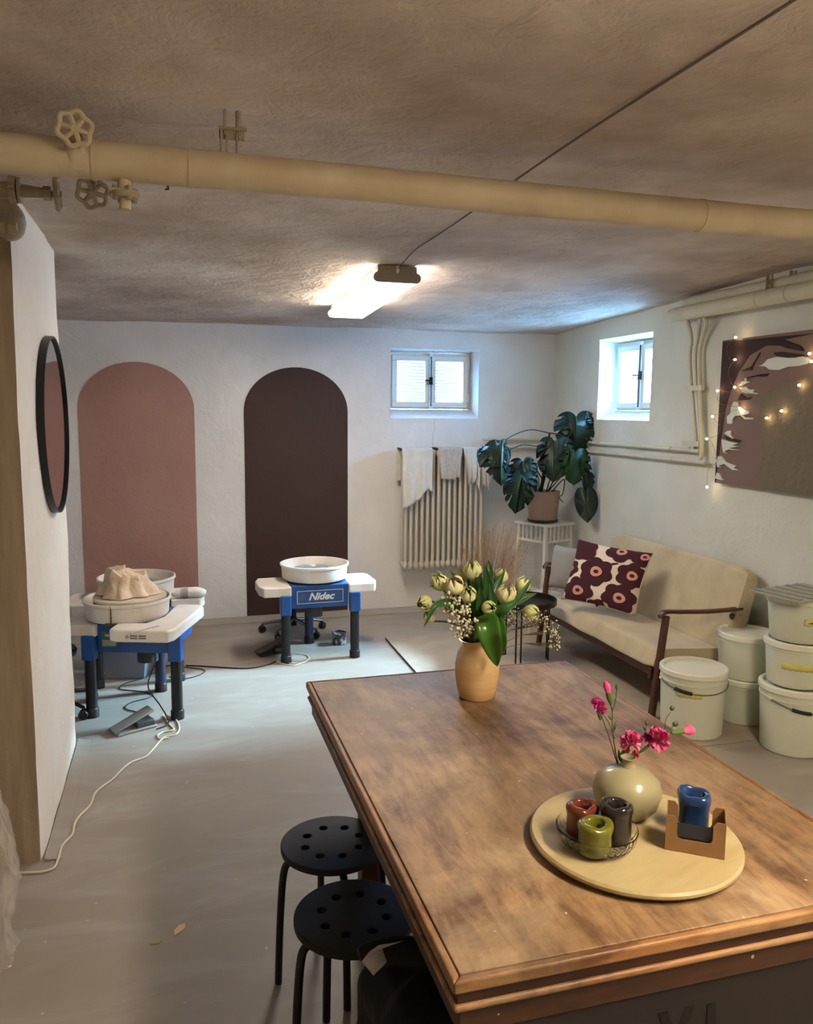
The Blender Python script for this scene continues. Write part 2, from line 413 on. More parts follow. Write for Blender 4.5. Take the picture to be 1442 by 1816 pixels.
_m = _n.new('ShaderNodeAddShader'); _l.new(_t.outputs[0], _m.inputs[0]); _l.new(_g.outputs[0], _m.inputs[1]); _l.new(_m.outputs[0], _n['Material Output'].inputs[0])
def window(name, org, U, Nn, wd, z0, z1, slats):
    org, U, Nn = Vector(org), Vector(U), Vector(Nn); Z = Vector((0, 0, 1))
    Tm = Matrix.Identity(4)
    for i in range(3): Tm[i][0] = U[i]; Tm[i][1] = Nn[i]; Tm[i][2] = Z[i]; Tm[i][3] = org[i]
    # local x across, y outwards, z up
    root = bpy.data.objects.new(name, None); COL.objects.link(root); root['kind'] = 'structure'; root.matrix_world = Tm
    h = wd/2; f = 0.028
    bm = B(); box(bm, -h, h, 0.0, 0.05, z1-f*1.2, z1); box(bm, -h, h, 0, .05, z0, z0+f*.8); box(bm, -h, -h+f, .001, .049, z0+f*.8, z1-f*1.2); box(bm, h-f, h, .001, .049, z0+f*.8, z1-f*1.2)
    obj('window_frame', bm, WOODW, root, bevel=.003)
    for s in (-1, 1):
        a, b = (f*.9, h-f*.7) ; st = 0.042
        xa, xb = (a-f*.8, b) if s > 0 else (-b, -a+f*.8)
        za, zb = z0+f*.55, z1-f*1.0
        bm = B(); box(bm, xa, xb, -.022, .018, zb-st, zb); box(bm, xa, xb, -.022, .018, za, za+st)
        box(bm, xa, xa+st, -.022, .018, za+st, zb-st); box(bm, xb-st, xb, -.022, .018, za+st, zb-st)
        sa = obj('sash', bm, WOODW, root, bevel=.004)
        bm = B(); box(bm, xa+st-.002, xb-st+.002, -.002, .002, za+st-.002, zb-st+.002); obj('pane', bm, GLASS, sa)
    bm = B(); tube(bm, [(0.0, -.034, z0+.02), (0.0, -.034, z1-.03)], .0045, 8)
    box(bm, -.012, .012, -.04, -.022, (z0+z1)/2-.03, (z0+z1)/2+.03)
    bo = obj('espagnolette_bolt', bm, IRON, root)
    bm = B(); zc = (z0+z1)/2; tube(bm, [(0, -.042, zc), (-.02, -.055, zc+.002), (-.055, -.055, zc+.004)], .005, 8); tube(bm, [(-.035, -.055, zc), (-.04, -.056, zc-.032)], .0035, 6)
    obj('handle', bm, IRON, bo)
    bm = B()
    for zz in (z0+.012, z1-.022): box(bm, -.016, .016, -.045, -.018, zz-.012, zz+.012)
    obj('keeper', bm, WOODW, root, bevel=.003)
    for zz in (z0+.09, z1-.10):
        bm = B(); tube(bm, [(h-f*.55, -.026, zz-.035), (h-f*.55, -.026, zz+.035)], .006, 8); obj('hinge', bm, WOODW, root)
    if slats:
        bm = B(); k = z0-.05
        while k < z1+.1:
            c = k; sl = [bm.verts.new((-h-.1, .20, c)), bm.verts.new((h+.1, .20, c)), bm.verts.new((h+.1, .222, c+.022)), bm.verts.new((-h-.1, .222, c+.022))]
            bm.faces.new(sl); k += 0.026
        o = obj('louvre', bm, SLATM, root, solid=.002)
    return root
window('window_1', (2.0, 6.255, 0), (1, 0, 0), (0, 1, 0), 0.68, 1.617, 2.068, True)
window('window_2', (XR+.165, 5.05, 0), (0, -1, 0), (1, 0, 0), 0.68, 1.617, 2.108, False)

# ------------------------------------------------------------------ ceiling lamp, cable
LAMPG = mat('grey_lamp_housing', (150, 140, 128), 0.45)
def make_lamp(loc, label, col, strength, tilt):
    t = thing('ceiling_light', label, 'lamp', loc)
    t.rotation_euler = (tilt, 0, 0)
    L = 1.22; wd = 0.235
    em = mat('diffuser_%d' % len(_mats), (250, 250, 245), 0.4, emis=col, estr=strength)
    bm = B(); box(bm, -wd*.42, wd*.42, .01, L-.01, -.022, 0.012); obj('housing', bm, LAMPG, t, bevel=.003)
    # rounded lens, open to both end caps
    def sec(y, g=1.0):
        out = []
        for k in range(9): a = math.pi*(0.5+k/8); out.append((-wd/2+.022*1+.022*math.cos(a)*g, y, -.042+.022*math.sin(a)*g))
        for k in range(9): a = math.pi*(-0.5+k/8); out.append((wd/2-.022+.022*math.cos(a)*g, y, -.042+.022*math.sin(a)*g))
        return out
    bm = B(); a = [bm.verts.new(p) for p in sec(.02)]; b = [bm.verts.new(p) for p in sec(L-.02)]
    n = len(a)
    for i in range(n): bm.faces.new((a[i], a[(i+1) % n], b[(i+1) % n], b[i]))
    bm.faces.new(a[::-1]); bm.faces.new(b)
    obj('diffuser', bm, em, t, sharp=60)
    for y0, y1 in ((0, .02), (L-.02, L)):
        bm = B(); poly(bm, sec(y0, 1.08), (0, y1-y0, 0)); box(bm, -wd*.42, wd*.42, y0+.001, y1-.001, -.03, .012); obj('end_cap', bm, LAMPG, t)
    bm = B(); tube(bm, [(0, -.004, .01), (0, -.006, -.012), (0, 0.004, -.018)], .008, 8, smooth=3); obj('cable_gland', bm, mat('white_gland', (235, 230, 220), .4), t)
    return t
make_lamp((1.07, 3.88, 2.288), 'long flat tube lamp with glowing white diffuser on the ceiling', LAMP_COL, LAMP_STR, -0.036)
make_lamp((1.45, -0.40, 2.315), 'second tube lamp on the ceiling over the near end of the work table', LAMP2_COL, LAMP2_STR, 0)
bm = B(); pts = [(1.04-.01*math.sin(k*.8), -0.68+k*0.28, ceilz(1.04, -0.68+k*.28)-.010) for k in range(17)]
pts[-1] = (1.07, 3.872, 2.285)
tube(bm, pts, .0034, 6, smooth=3); tag(obj('ceiling_cable', bm, mat('brown_ceiling_cable', (120, 106, 92), .6)), 'thin cable running along the ceiling to the tube lamp', 'cable')

# ------------------------------------------------------------------ heating pipes
PIPEM = mat('cream_pipe_paint', (208, 194, 164), 0.55, col2=(192, 176, 146), nscale=6, bump=0.3, bscale=18)
PIPED = mat('aged_cream_valve_paint', (172, 158, 134), 0.55, col2=(150, 138, 118), nscale=20, bump=0.3, bscale=40)
t = thing('heating_pipe', 'thick cream insulated pipe crossing under the ceiling with a valve and hanger', 'pipe', (0, 2.08, 2.17))
bm = B()
pts = [(x, 0.004*math.sin(x*3), 0.004*math.sin(x*2.3+1)) for x in [-2.19+i*0.1 for i in range(53)] if x < XR-.01]
tube(bm, pts, 0.043, 24); obj('pipe', bm, PIPEM, t)
for x in (0.055, 1.475, -0.16):
    bm = B(); tube(bm, [(x-.004, 0.004*math.sin(x*3), 0.004*math.sin(x*2.3+1)), (x+.004, 0.004*math.sin(x*3), 0.004*math.sin(x*2.3+1))], .0455, 24); obj('sleeve_joint', bm, PIPEM, t)
bm = B()   # hanger
for s in (-1, 1): beam(bm, (.155+s*.012, 0, .04), (.155+s*.012, 0, .09), .004, .02)
beam(bm, (.125, 0, .088), (.185, 0, .088), .02, .005, (0, 1, 0)); beam(bm, (.14, 0, .085), (.14, 0, .15), .006, .02); tube(bm, [(.172, 0, .08), (.172, 0, .15)], .007, 8)
beam(bm, (.13, 0.0, .02), (.13, 0, .095), .004, .026); tube(bm, [(.125, -.012, .1), (.19, -.012, .1)], .004, 6)
obj('hanger', bm, PIPED, t)
def handwheel(bm, c, n, r, rim=.0062, spokes=6):
    n = Vector(n).normalized(); a = n.orthogonal().normalized(); b = n.cross(a); c = Vector(c); ring = []
    for k in range(60):
        th = 2*math.pi*k/60; rr = r*(1+0.09*math.cos(spokes*th+math.pi)); ring.append(c+(a*math.cos(th)+b*math.sin(th))*rr)
    ring.append(ring[0]); ring.append(ring[1]); tube(bm, ring, rim, 8, cap=False)
    for k in range(spokes):
        th = 2*math.pi*(k)/spokes; d = a*math.cos(th)+b*math.sin(th)
        tube(bm, [c, c+d*r*.93], [rim*1.3, rim*.8], 6)
    tube(bm, [c-n*.010, c+n*.012], r*.22, 10)
def valve(name, wheel_c, wheel_n, r, base, label, m, extra=None):
    t = thing(name, label, 'valve', base)
    wc = Vector(wheel_c)-Vector(base)
    bm = B(); handwheel(bm, wc, wheel_n, r); obj('handwheel', bm, m, t)
    bm = B(); tube(bm, [Vector((0, 0, 0)), wc*.55, wc], [.022, .012, .008], 12)
    d = wc.normalized(); tube(bm, [wc*.35, wc*.55], .018, 6)
    if extra: extra(bm)
    obj('valve_body', bm, m, t); return t
def bonnet(bm):
    tube(bm, [(0, 0, .012), (0.001, 0, -.004), (0.004, -.002, .03)], [.026, .03, .02], 16)
p = aty(132, 228, 2.0)
valve('pipe_valve', p, (0.05, -1, -.25), .034, (aty(135, 262, 2.05)), 'cream handwheel valve standing on top of the thick ceiling pipe', PIPEM, lambda bm: tube(bm, [(-.01, .02, -.03), (0, 0, 0), (0, 0, .012)], [.03, .028, .022], 16))
bm = None
p = aty(216, 352, 2.08); q = aty(220, 305, 2.08)
t = thing('pipe_valve', 'capped drain valve hanging under the thick ceiling pipe', 'valve', q)
bm = B(); tube(bm, [(0, 0, .02), (0, 0, -.03), (0, 0, -.045)], [.016, .016, .019], 12); tube(bm, [(0, 0, -.06), (0, 0, -.085)], .013, 10)
tube(bm, [(-.03, -.01, -.05), (.03, 0, -.05)], .012, 8); obj('valve_body', bm, PIPEM, t)
bm = B(); lathe(bm, [(0, -.045), (.034, -.047), (.036, -.053), (.030, -.06), (0, -.062)], 20)
for k in range(4):
    a = k*math.pi/2+.5; tube(bm, [(.024*math.cos(a), .024*math.sin(a), -.066), (.024*math.cos(a), .024*math.sin(a), -.034)], .006, 6)
obj('flange', bm, PIPED, t)
p = aty(164, 342, 2.4)
bw = (p.x+.0, p.y+.10, ceilz(p.x, p.y+.1)-.02)
valve('pipe_valve', p, (0.1, -1, -.5), .037, bw, 'small handwheel valve at the ceiling, seen just below the thick pipe', PIPED)
# horizontal valve and pipe stub at the pier
p0 = aty(-20, 338, 2.5); p1 = aty(38, 338, 2.5); p2 = aty(102, 345, 2.5)
t = thing('pipe_valve', 'sideways valve with edge-on handwheel above the white pier', 'valve', p1)
bm = B(); o_ = Vector(p1)
tube(bm, [p0-o_, Vector((-.02, 0, 0))], .022, 14); tube(bm, [(-.03, 0, 0), (-.012, 0, 0)], .036, 18); tube(bm, [(-.008, 0, 0), (0, 0, 0)], .034, 18)
tube(bm, [(0, 0, 0), (.06, 0, -.002)], [.018, .013], 12); tube(bm, [(.055, 0, -.002), (.075, 0, -.002)], .019, 6); tube(bm, [(.07, 0, -.003), (p2-o_)], .008, 8)
obj('valve_body', bm, PIPED, t)
bm = B(); handwheel(bm, p2-o_, (1, 0, 0.05), .040, .007); obj('handwheel', bm, PIPED, t)
t = thing('pipe_bend', 'fat painted pipe elbow above the near face of the white pier', 'pipe', aty(-5, 390, 2.72))
o_ = t.location
bm = B(); pts = [aty(-60, 345, 2.75)-o_, aty(-10, 362, 2.75)-o_, aty(18, 385, 2.74)-o_, aty(20, 402, 2.8)-o_, aty(16, 405, 2.95)-o_]
tube(bm, pts, .040, 18, smooth=5); obj('pipe', bm, PIPED, t)
bm = B(); tube(bm, [aty(2, 395, 2.66)-o_, aty(2, 418, 2.66)-o_], .016, 6); tube(bm, [aty(14, 398, 2.66)-o_, aty(14, 414, 2.66)-o_], .009, 6); tube(bm, [aty(-18, 402, 2.67)-o_, aty(30, 402, 2.67)-o_], .014, 8)
obj('bracket', bm, PIPED, t)
# little ceiling hook behind the pipe
bm = B(); b_ = aty(298, 336, 2.42); tube(bm, [(b_.x, b_.y, ceilz(b_.x, b_.y)), b_+Vector((0, 0, .02)), b_, b_+Vector((-.008, 0, 0))], .0035, 6)
tag(obj('ceiling_hook', bm, mat('dark_hook', (84, 66, 52), .6)), 'little dark metal hook hanging below the thick ceiling pipe', 'hook')

# right wall pipes
RP = mat('greenish_cream_pipe_paint', (206, 202, 178), 0.5, col2=(192, 188, 164), nscale=7, bump=0.25, bscale=20)
t = thing('heating_pipes', 'pair of fat cream pipes high along the right wall with hangers', 'pipe', (2.93, 4.3, 2.19))
bm = B(); tube(bm, [(0, -6.9, 0), (0, 0.0, 0), (0, .06, 0), (0, .075, 0)], [.042, .042, .036, .01], 20); obj('pipe', bm, RP, t)
bm = B(); tube(bm, [(.045, -6.9, .062), (.045, -.08, .062), (.045, -.02, .055), (.05, -.01, .04)], [.036, .036, .03, .02], 20); obj('pipe', bm, RP, t)
for y in (-.72, -.93):
    bm = B(); tube(bm, [(0, y-.004, 0), (0, y+.004, 0)], .0445, 20); obj('sleeve_joint', bm, RP, t)
for y, x in ((-.79, 0), (-.90, .045)):
    bm = B(); beam(bm, (x-.02, y, .03), (x-.02, y, .115), .02, .004); tube(bm, [(x+.005, y, .03), (x+.005, y, .115)], .006, 8); beam(bm, (x-.025, y, .075), (x+.02, y, .075), .022, .005, (0, 1, 0)); obj('hanger', bm, PIPED, t)
t = thing('radiator_pipes', 'slim painted pipes dropping down the right wall and running to the radiator', 'pipe', (XR-.03, 4.1, 1.3))
o_ = t.location
zt = [atx(1240, 800, 3.0), atx(1246, 820, 3.0)]
yA, zA = zt[0].y+.015, zt[0].z; yB_, zB = zt[1].y-.02, zt[1].z
bm = B(); X0 = XR-.035
tube(bm, [Vector(p)-o_ for p in [(2.93, 4.21, 2.17), (2.96, 4.21, 2.10), (X0, 4.235, 2.03), (X0, 4.24, 1.9), (X0, yA+.02, zA+.09), (X0, yA+.03, zA+.03), (X0, yA+.06, zA), (X0, yA+.1, zA), (X0, 5.95, zA), (X0-.03, 6.03, zA), (X0-.1, 6.06, zA), (2.55, 6.06, zA), (2.38, 6.02, zA)]], .0115, 10, smooth=4)
obj('pipe', bm, RP, t)
bm = B()
tube(bm, [Vector(p)-o_ for p in [(2.95, 4.07, 2.15), (2.97, 4.07, 2.12), (X0, 4.14, 2.02), (X0, 4.15, 1.9), (X0, yB_+.03, zB+.1), (X0, yB_+.03, zB+.03), (X0, yB_+.06, zB), (X0, yB_+.12, zB), (X0, 5.98, zB), (X0-.03, 6.05, zB), (X0-.1, 6.065, zB), (2.55, 6.065, zB), (2.42, 6.07, zB), (2.40, 6.07, zB-.1), (2.40, 6.07, .45), (2.37, 6.05, .42)]], .0125, 10, smooth=4)
obj('pipe', bm, RP, t)
bm = B()
tube(bm, [Vector(p)-o_ for p in [(2.95, 4.10, 2.15), (X0+.005, 4.18, 2.05), (X0+.005, 4.195, 1.9), (X0+.005, yA-.02, zA+.1), (X0+.005, yA-.03, zB+.04)]], .0105, 10, smooth=4)
obj('pipe', bm, RP, t)
for y, z in ((yA+.28, zA), (yB_+.33, zB), (5.3, zA)):
    bm = B(); tube(bm, [(X0-o_.x, y-.02-o_.y, z-o_.z), (X0-o_.x, y+.02-o_.y, z-o_.z)], .016, 8); obj('coupling', bm, RP, t)
for z in (1.75, 1.42):
    bm = B(); beam(bm, (X0-o_.x, 4.26-o_.y, z-o_.z), (X0-o_.x, 4.10-o_.y, z-o_.z), .02, .03); obj('clip', bm, RP, t)

# ------------------------------------------------------------------ mirror on the pier
t = thing('wall_mirror', 'round mirror with thin black frame on the white pier', 'mirror', (XP, 3.60, 1.53))
MR = 0.36
Ty = Matrix.Rotation(R_(90), 4, 'Y')
bm = B(); lathe(bm, [(MR-.006, .004), (MR, .004), (MR, .030), (MR-.008, .030), (MR-.008, .020), (MR-.006, .004)], 72, T=Ty); obj('frame', bm, mat('black_mirror_frame', (18, 16, 16), .4), t)
bm = B(); lathe(bm, [(0, .008), (MR-.007, .008), (MR-.007, .020), (0, .020)], 72, T=Ty); obj('mirror_glass', bm, mat('mirror_glass', (205, 200, 200), 0.03, 1.0), t)

# ------------------------------------------------------------------ radiator
RADM = mat('warm_white_radiator_enamel', (200, 190, 172), 0.4, bump=.05)
t = thing('radiator', 'cream cast iron column radiator hung on the wall under the window', 'radiator', (1.690, 5.99, 0.37))
n = 15; pitch = 0.0447; HR = .935
for i in range(n):
    x = pitch*(i+.5); bm = B()
    for y in (-.055, 0.035): 
        tube(bm, [(x, y, .03), (x, y, .06), (x, y, HR-.06), (x, y, HR-.03)], [.015, .0125, .0125, .015], 10)
    lathe(bm, [(0, -.006), (.008, -.002), (.0205, .022), (.0205, .045), (.012, .065), (0, .07)], 14, (x, -.05, 0)); lathe(bm, [(0, 0.0), (.0205, .022), (.0205, .045), (0, .07)], 14, (x, .035, 0))
    lathe(bm, [(0, -.06), (.012, -.055), (.0205, -.04), (.0205, -.02), (.010, -.003), (0, 0)], 14, (x, -.05, HR)); lathe(bm, [(0, -.07), (.0205, -.045), (.0205, -.022), (0, 0.0)], 14, (x, .035, HR))
    box(bm, x-.013, x+.013, -.05, .035, .018, .045); box(bm, x-.013, x+.013, -.05, .035, HR-.042, HR-.012)
    obj('radiator_section', bm, RADM, t)
for z in (.033, HR-.03):
    bm = B(); tube(bm, [(0, -.008, z), (pitch*n, -.008, z)], .017, 10); obj('header', bm, RADM, t)
for x in (.1, .57): bm = B(); beam(bm, (x, .03, HR-.1), (x, .118, HR-.1), .03, .02); obj('wall_bracket', bm, RADM, t)

def towel(name, label, x0, x1, front, back, m, seed, wav=.010, skew=0.0, ragged=.03, group='cloths drying on the radiator', yf=5.905, stretch_=None):
    """cloth over the radiator top; front/back: hem drops"""
    zt = 1.318; bm = B(); rd = random.Random(seed)
    hem = [rd.uniform(-1, 1) for _ in range(8)]
    def fn(u, v):
        i = u*6.999; k = int(i); hm = hem[k]*(1-(i-k))+hem[k+1]*(i-k)
        fr = front+hm*ragged+(u-.5)*skew
        if v < .5: t_ = (0.5-v)*2; d = t_*fr; y = yf-.004-.012*math.sin(t_*2); z = zt-d
        else: t_ = (v-.5)*2; d = t_*(back+.165); 
        if v >= .5:
            y = yf+min(d, .15)
            z = zt+.004*math.sin(min(d, .15)/.15*math.pi) - max(0, d-.15)
        x = x0+(x1-x0)*u
        q = (v < .5)*(0.5-v)*2
        x += (0.012*fnoise((u*3, v*2, seed), 1.7)) + (1-2*u)*0.03*q*abs(math.sin(seed))
        y -= (wav*(1+math.sin(u*math.pi*(5+seed % 3)+seed+v*2))*q*1.2 + wav*.6*fnoise((u*6, v*4, seed), 1)) if v < .5 else wav*.2
        return Vector((x, y, z))
    sheet(bm, fn, 36, 40)
    o = obj(name, bm, m, solid=.003, sharp=180)
    tag(o, label, 'cloth', group); return o
CL1 = mat('white_cotton', (214, 208, 196), .9, col2=(200, 194, 182), nscale=12, bump=.3, bscale=90)
CL2 = mat('grey_checked_cotton', (172, 158, 146), .9, col2=(190, 178, 164), nscale=60, bump=.3, bscale=120)
towel('hanging_cloth', 'long white cloth draped over the left end of the radiator', 1.672, 1.915, .40, .25, CL1, 3, .010, -.16, .03)
towel('hanging_cloth', 'taupe checked cloth draped over the middle of the radiator', 1.955, 2.155, .235, .25, CL2, 5, .006, 0, .012)
towel('hanging_cloth', 'crumpled white cloth beside the checked cloth on the radiator', 2.165, 2.33, .27, .2, CL1, 8, .014, .06, .05, yf=5.895)
towel('hanging_cloth', 'ivory cloth hanging over the right end of the radiator', 2.31, 2.40, .31, .2, mat('ivory_cotton', (202, 190, 174), .9, bump=.3, bscale=90), 9, .010, .0, .03)

# ------------------------------------------------------------------ plant stand, monstera
WP = mat('white_stand_paint', (218, 216, 206), .45)
SX, SY = 2.755, 5.64
t = thing('plant_stand', 'tall white wooden plant stand with slatted apron in the corner', 'stand', (SX, SY, 0), R_(21))
hs = .150
bm = B(); box(bm, -hs-.014, hs+.014, -hs-.014, hs+.014, .740, .758); obj('top', bm, WP, t, bevel=.003)
for sx in (-1, 1):
    for sy_ in (-1, 1):
        bm = B(); beam(bm, (sx*(hs-.015), sy_*(hs-.015), .742), (sx*(hs+.012), sy_*(hs+.012), 0.0), .024, .024); obj('leg', bm, WP, t)
for k in range(4):
    Tk = Matrix.Rotation(k*math.pi/2, 4, 'Z')
    bm = B(); box(bm, -hs+.02, hs-.02, -hs+.002, -hs+.016, .615, .632, Tk)
    for q in range(5):
        x = -.09+q*.045; box(bm, x-.007, x+.007, -hs+.002, -hs+.014, .632, .742, Tk)
    obj('apron', bm, WP, t)
bm = B(); box(bm, -hs+.0, hs-.0, -.012, .012, .20, .218); box(bm, -.012, .012, -hs, hs, .201, .217); obj('stretcher', bm, WP, t)

POTM = mat('blush_glazed_pot', (176, 148, 132), .28, col2=(168, 140, 124), nscale=3)
t = thing('potted_monstera', 'large dark green monstera in a blush pot on the white plant stand', 'plant', (SX-.02, SY, .758))
PO = Vector(t.location)
bm = B(); lathe(bm, [(0, 0), (.10, 0), (.116, .006), (.118, .022), (.110, .022), (.102, .018), (0, .018)], 40); obj('saucer', bm, mat('dark_saucer', (70, 46, 38), .4), t)
bm = B(); lathe(bm, [(0, .02), (.106, .02), (.110, .03), (.128, .235), (.128, .242), (.120, .242), (.117, .22), (0, .22)], 48); obj('pot', bm, POTM, t)
bm = B(); lathe(bm, [(0, .224), (.118, .222)], 32); obj('soil', bm, mat('potting_soil', (40, 30, 24), .95, bump=1, bscale=60), t)
def leafmat(name, a, b_):
    m = mat(name, a, .45, col2=b_, nscale=9)
    return m
LFM = [leafmat('monstera_leaf_dark', (14, 32, 22), (22, 46, 32)), leafmat('monstera_leaf_green', (24, 56, 32), (34, 70, 40))]
def monstera_leaf(base, tip, normal, width, m, slots=5, seed=0, parent=None, cupk=.25):
    base, tip = Vector(base), Vector(tip); L = (tip-base).length; d = (tip-base).normalized(); n = Vector(normal); n = (n-d*n.dot(d)).normalized(); s = d.cross(n)
    rd = random.Random(seed); bm = B()
    def place(u, v):     # u -1..1 across, v 0..1 along (can be negative in the heart lobes)
        x = u*width/2; z = -cupk*width*(u*u) + .02*math.sin(v*5+seed) - .18*L*(v*v)
        z += .010*math.sin(v*38)*abs(u)
        return base+d*(v*L*.98)+s*x+n*z
    KEY = smoothpts([(0, .03, 0), (.10, -.07, 0), (.30, -.15, 0), (.56, -.145, 0), (.80, -.06, 0), (.96, .10, 0), (1.0, .28, 0), (.95, .46, 0), (.83, .62, 0), (.64, .77, 0), (.40, .89, 0), (.16, .98, 0), (0, 1.05, 0)], 7)
    def half(side):
        K = [(p.x, p.y) for p in KEY]; n = len(K)
        ring = []
        pos = [int(n*(.30+.50*(k+.5)/slots)) for k in range(slots)] if slots else []
        i = 0
        while i < n:
            if i in pos:
                u, v = K[i]; dp = rd.uniform(.30, .46); vi = max(.04, v*.78-.02)
                u0, v0 = K[i]; u1, v1 = K[min(n-1, i+4)]
                ring += [(u0, v0), (u*.72, v*.93-.004), (dp+.05, vi), (dp, vi+.025), (dp+.05, vi+.055), (u*.72, v*.93+.065), (u1, v1)]
                i += 5
            elif i+1 in pos: i += 1
            else: ring.append(K[i]); i += 1
        ring += [(0, .85), (0, .65), (0, .45), (0, .25)]
        vs = [bm.verts.new(place(side*u, v)) for u, v in ring]
        bm.faces.new(vs if side > 0 else vs[::-1])
    half(1); half(-1)
    bmesh.ops.triangulate(bm, faces=bm.faces[:], ngon_method='EAR_CLIP')
    bmesh.ops.remove_doubles(bm, verts=bm.verts, dist=1e-5)
    o = obj('leaf', bm, m, parent, sharp=60)
    o.modifiers.new('thick', 'SOLIDIFY').thickness = .0015
    # midrib
    bm = B(); tube(bm, [place(0, v/8)+n*.002 for v in range(9)], [.0035, .001], 6); obj('midrib', bm, mat('leaf_rib', (52, 84, 52), .4), o)
    return o
# (petiole end px, tip px, depth y, width, dark?, facing, slots)
def PY(px, py, y): return aty(px, py, y)
V_CAM = Vector((-.42, -.9, .1))
leaves = [((1022, 738), (1024, 803), 5.45, 5.40, .33, 0, (-.35, -.75, .45), 5),
          ((1020, 803), (1018, 858), 5.33, 5.28, .235, 1, (-.40, -.85, .25), 4),
          ((985, 785), (980, 852), 5.42, 5.36, .30, 0, (-.55, -.8, .15), 5),
          ((884, 790), (893, 860), 5.35, 5.30, .22, 0, (.1, -.9, .2), 4),
          ((887, 790), (852, 822), 5.40, 5.34, .24, 0, (-.2, -.7, .6), 4),
          ((928, 818), (932, 870), 5.40, 5.35, .22, 0, (-.3, -.9, .3), 5),
          ((925, 842), (912, 906), 5.36, 5.30, .25, 0, (-.5, -.8, .1), 5),
          ((1044, 795), (1068, 770), 5.5, 5.46, .13, 0, (-.3, -.8, .3), 3),
          ((1048, 820), (1040, 880), 5.38, 5.34, .13, 0, (-.9, -.4, .1), 4),
          ((1042, 872), (1042, 926), 5.30, 5.25, .17, 0, (-.5, -.85, .2), 0)]
for i, (a, b_, ya, yb, wd, mk, nn, sl) in enumerate(leaves):
    A = PY(a[0], a[1], ya); Bp = PY(b_[0], b_[1], yb)
    A.x = min(A.x, XR-.12); Bp.x = min(Bp.x, XR-.10)
    monstera_leaf(A-PO, Bp-PO, nn, wd, LFM[mk], sl, i, t)
def stem(name, pts, r, m, parent, smooth=6): bm = B(); tube(bm, pts, r, 7, smooth=smooth); return obj(name, bm, m, parent)
STM = mat('monstera_stem', (38, 48, 30), .5)
crown = Vector((0.0, 0, .25))
hub1 = PY(975, 768, 5.5)-PO
stem('stem', [(-.03, 0, .22), PY(962, 852, 5.58)-PO, PY(970, 800, 5.55)-PO, hub1], [.012, .008], STM, t)
stem('stem', [(-.02, 0, .22), PY(966, 848, 5.6)-PO, PY(985, 785, 5.42)-PO], [.010, .006], STM, t)
for pts in ([hub1, PY(940, 762, 5.48)-PO, PY(905, 775, 5.4)-PO, PY(885, 791, 5.36)-PO],
            [PY(975, 795, 5.5)-PO, PY(930, 789, 5.45)-PO, PY(903, 797, 5.4)-PO, PY(888, 792, 5.38)-PO],
            [PY(962, 850, 5.58)-PO, PY(950, 830, 5.5)-PO, PY(940, 812, 5.42)-PO, PY(928, 819, 5.4)-PO],
            [(-.04, 0, .22), PY(955, 848, 5.55)-PO, PY(942, 832, 5.45)-PO, PY(926, 843, 5.37)-PO],
            [hub1, PY(990, 770, 5.48)-PO, PY(1008, 775, 5.46)-PO, PY(1022, 745, 5.45)-PO],
            [(.02, 0, .22), PY(980, 840, 5.5)-PO, PY(1005, 800, 5.4)-PO, PY(1020, 804, 5.34)-PO],
            [(.03, 0, .22), PY(990, 840, 5.52)-PO, PY(1025, 800, 5.5)-PO, PY(1044, 795, 5.5)-PO],
            [(.03, .01, .22), PY(1010, 830, 5.52)-PO, PY(1040, 805, 5.45)-PO, PY(1048, 820, 5.38)-PO],
            [PY(1046, 806, 5.45)-PO, PY(1056, 830, 5.40)-PO, PY(1050, 860, 5.33)-PO, PY(1042, 873, 5.3)-PO],
            [(.05, -.02, .22), PY(1000, 850, 5.48)-PO, PY(998, 875, 5.46)-PO, PY(992, 882, 5.46)-PO, PY(999, 891, 5.46)-PO]):
    for q in pts:
        if isinstance(q, Vector): q.x = min(q.x, XR-.06-PO.x)
    stem('petiole', pts, [.005, .003], STM, t)

# ------------------------------------------------------------------ rug
bm = B(); z = .006
RUG = [(1.405, 5.34), (2.94, 5.34), (2.94, 3.17), (1.38, 3.17)]
poly(bm, [(x, y, .001) for x, y in RUG], (0, 0, z))
tag(obj('rug', bm, mat('beige_flat_rug', (178, 164, 146), .95, col2=(164, 150, 132), nscale=5, bump=.4, bscale=200)), 'thin beige rug on the floor under the sofa', 'rug')
bm = B(); tube(bm, [(1.402, 5.34, .008), (1.378, 3.17, .008)], .004, 6); o = obj('rug_binding', bm, mat('dark_binding', (60, 52, 46), .9), bpy.data.objects['rug'])

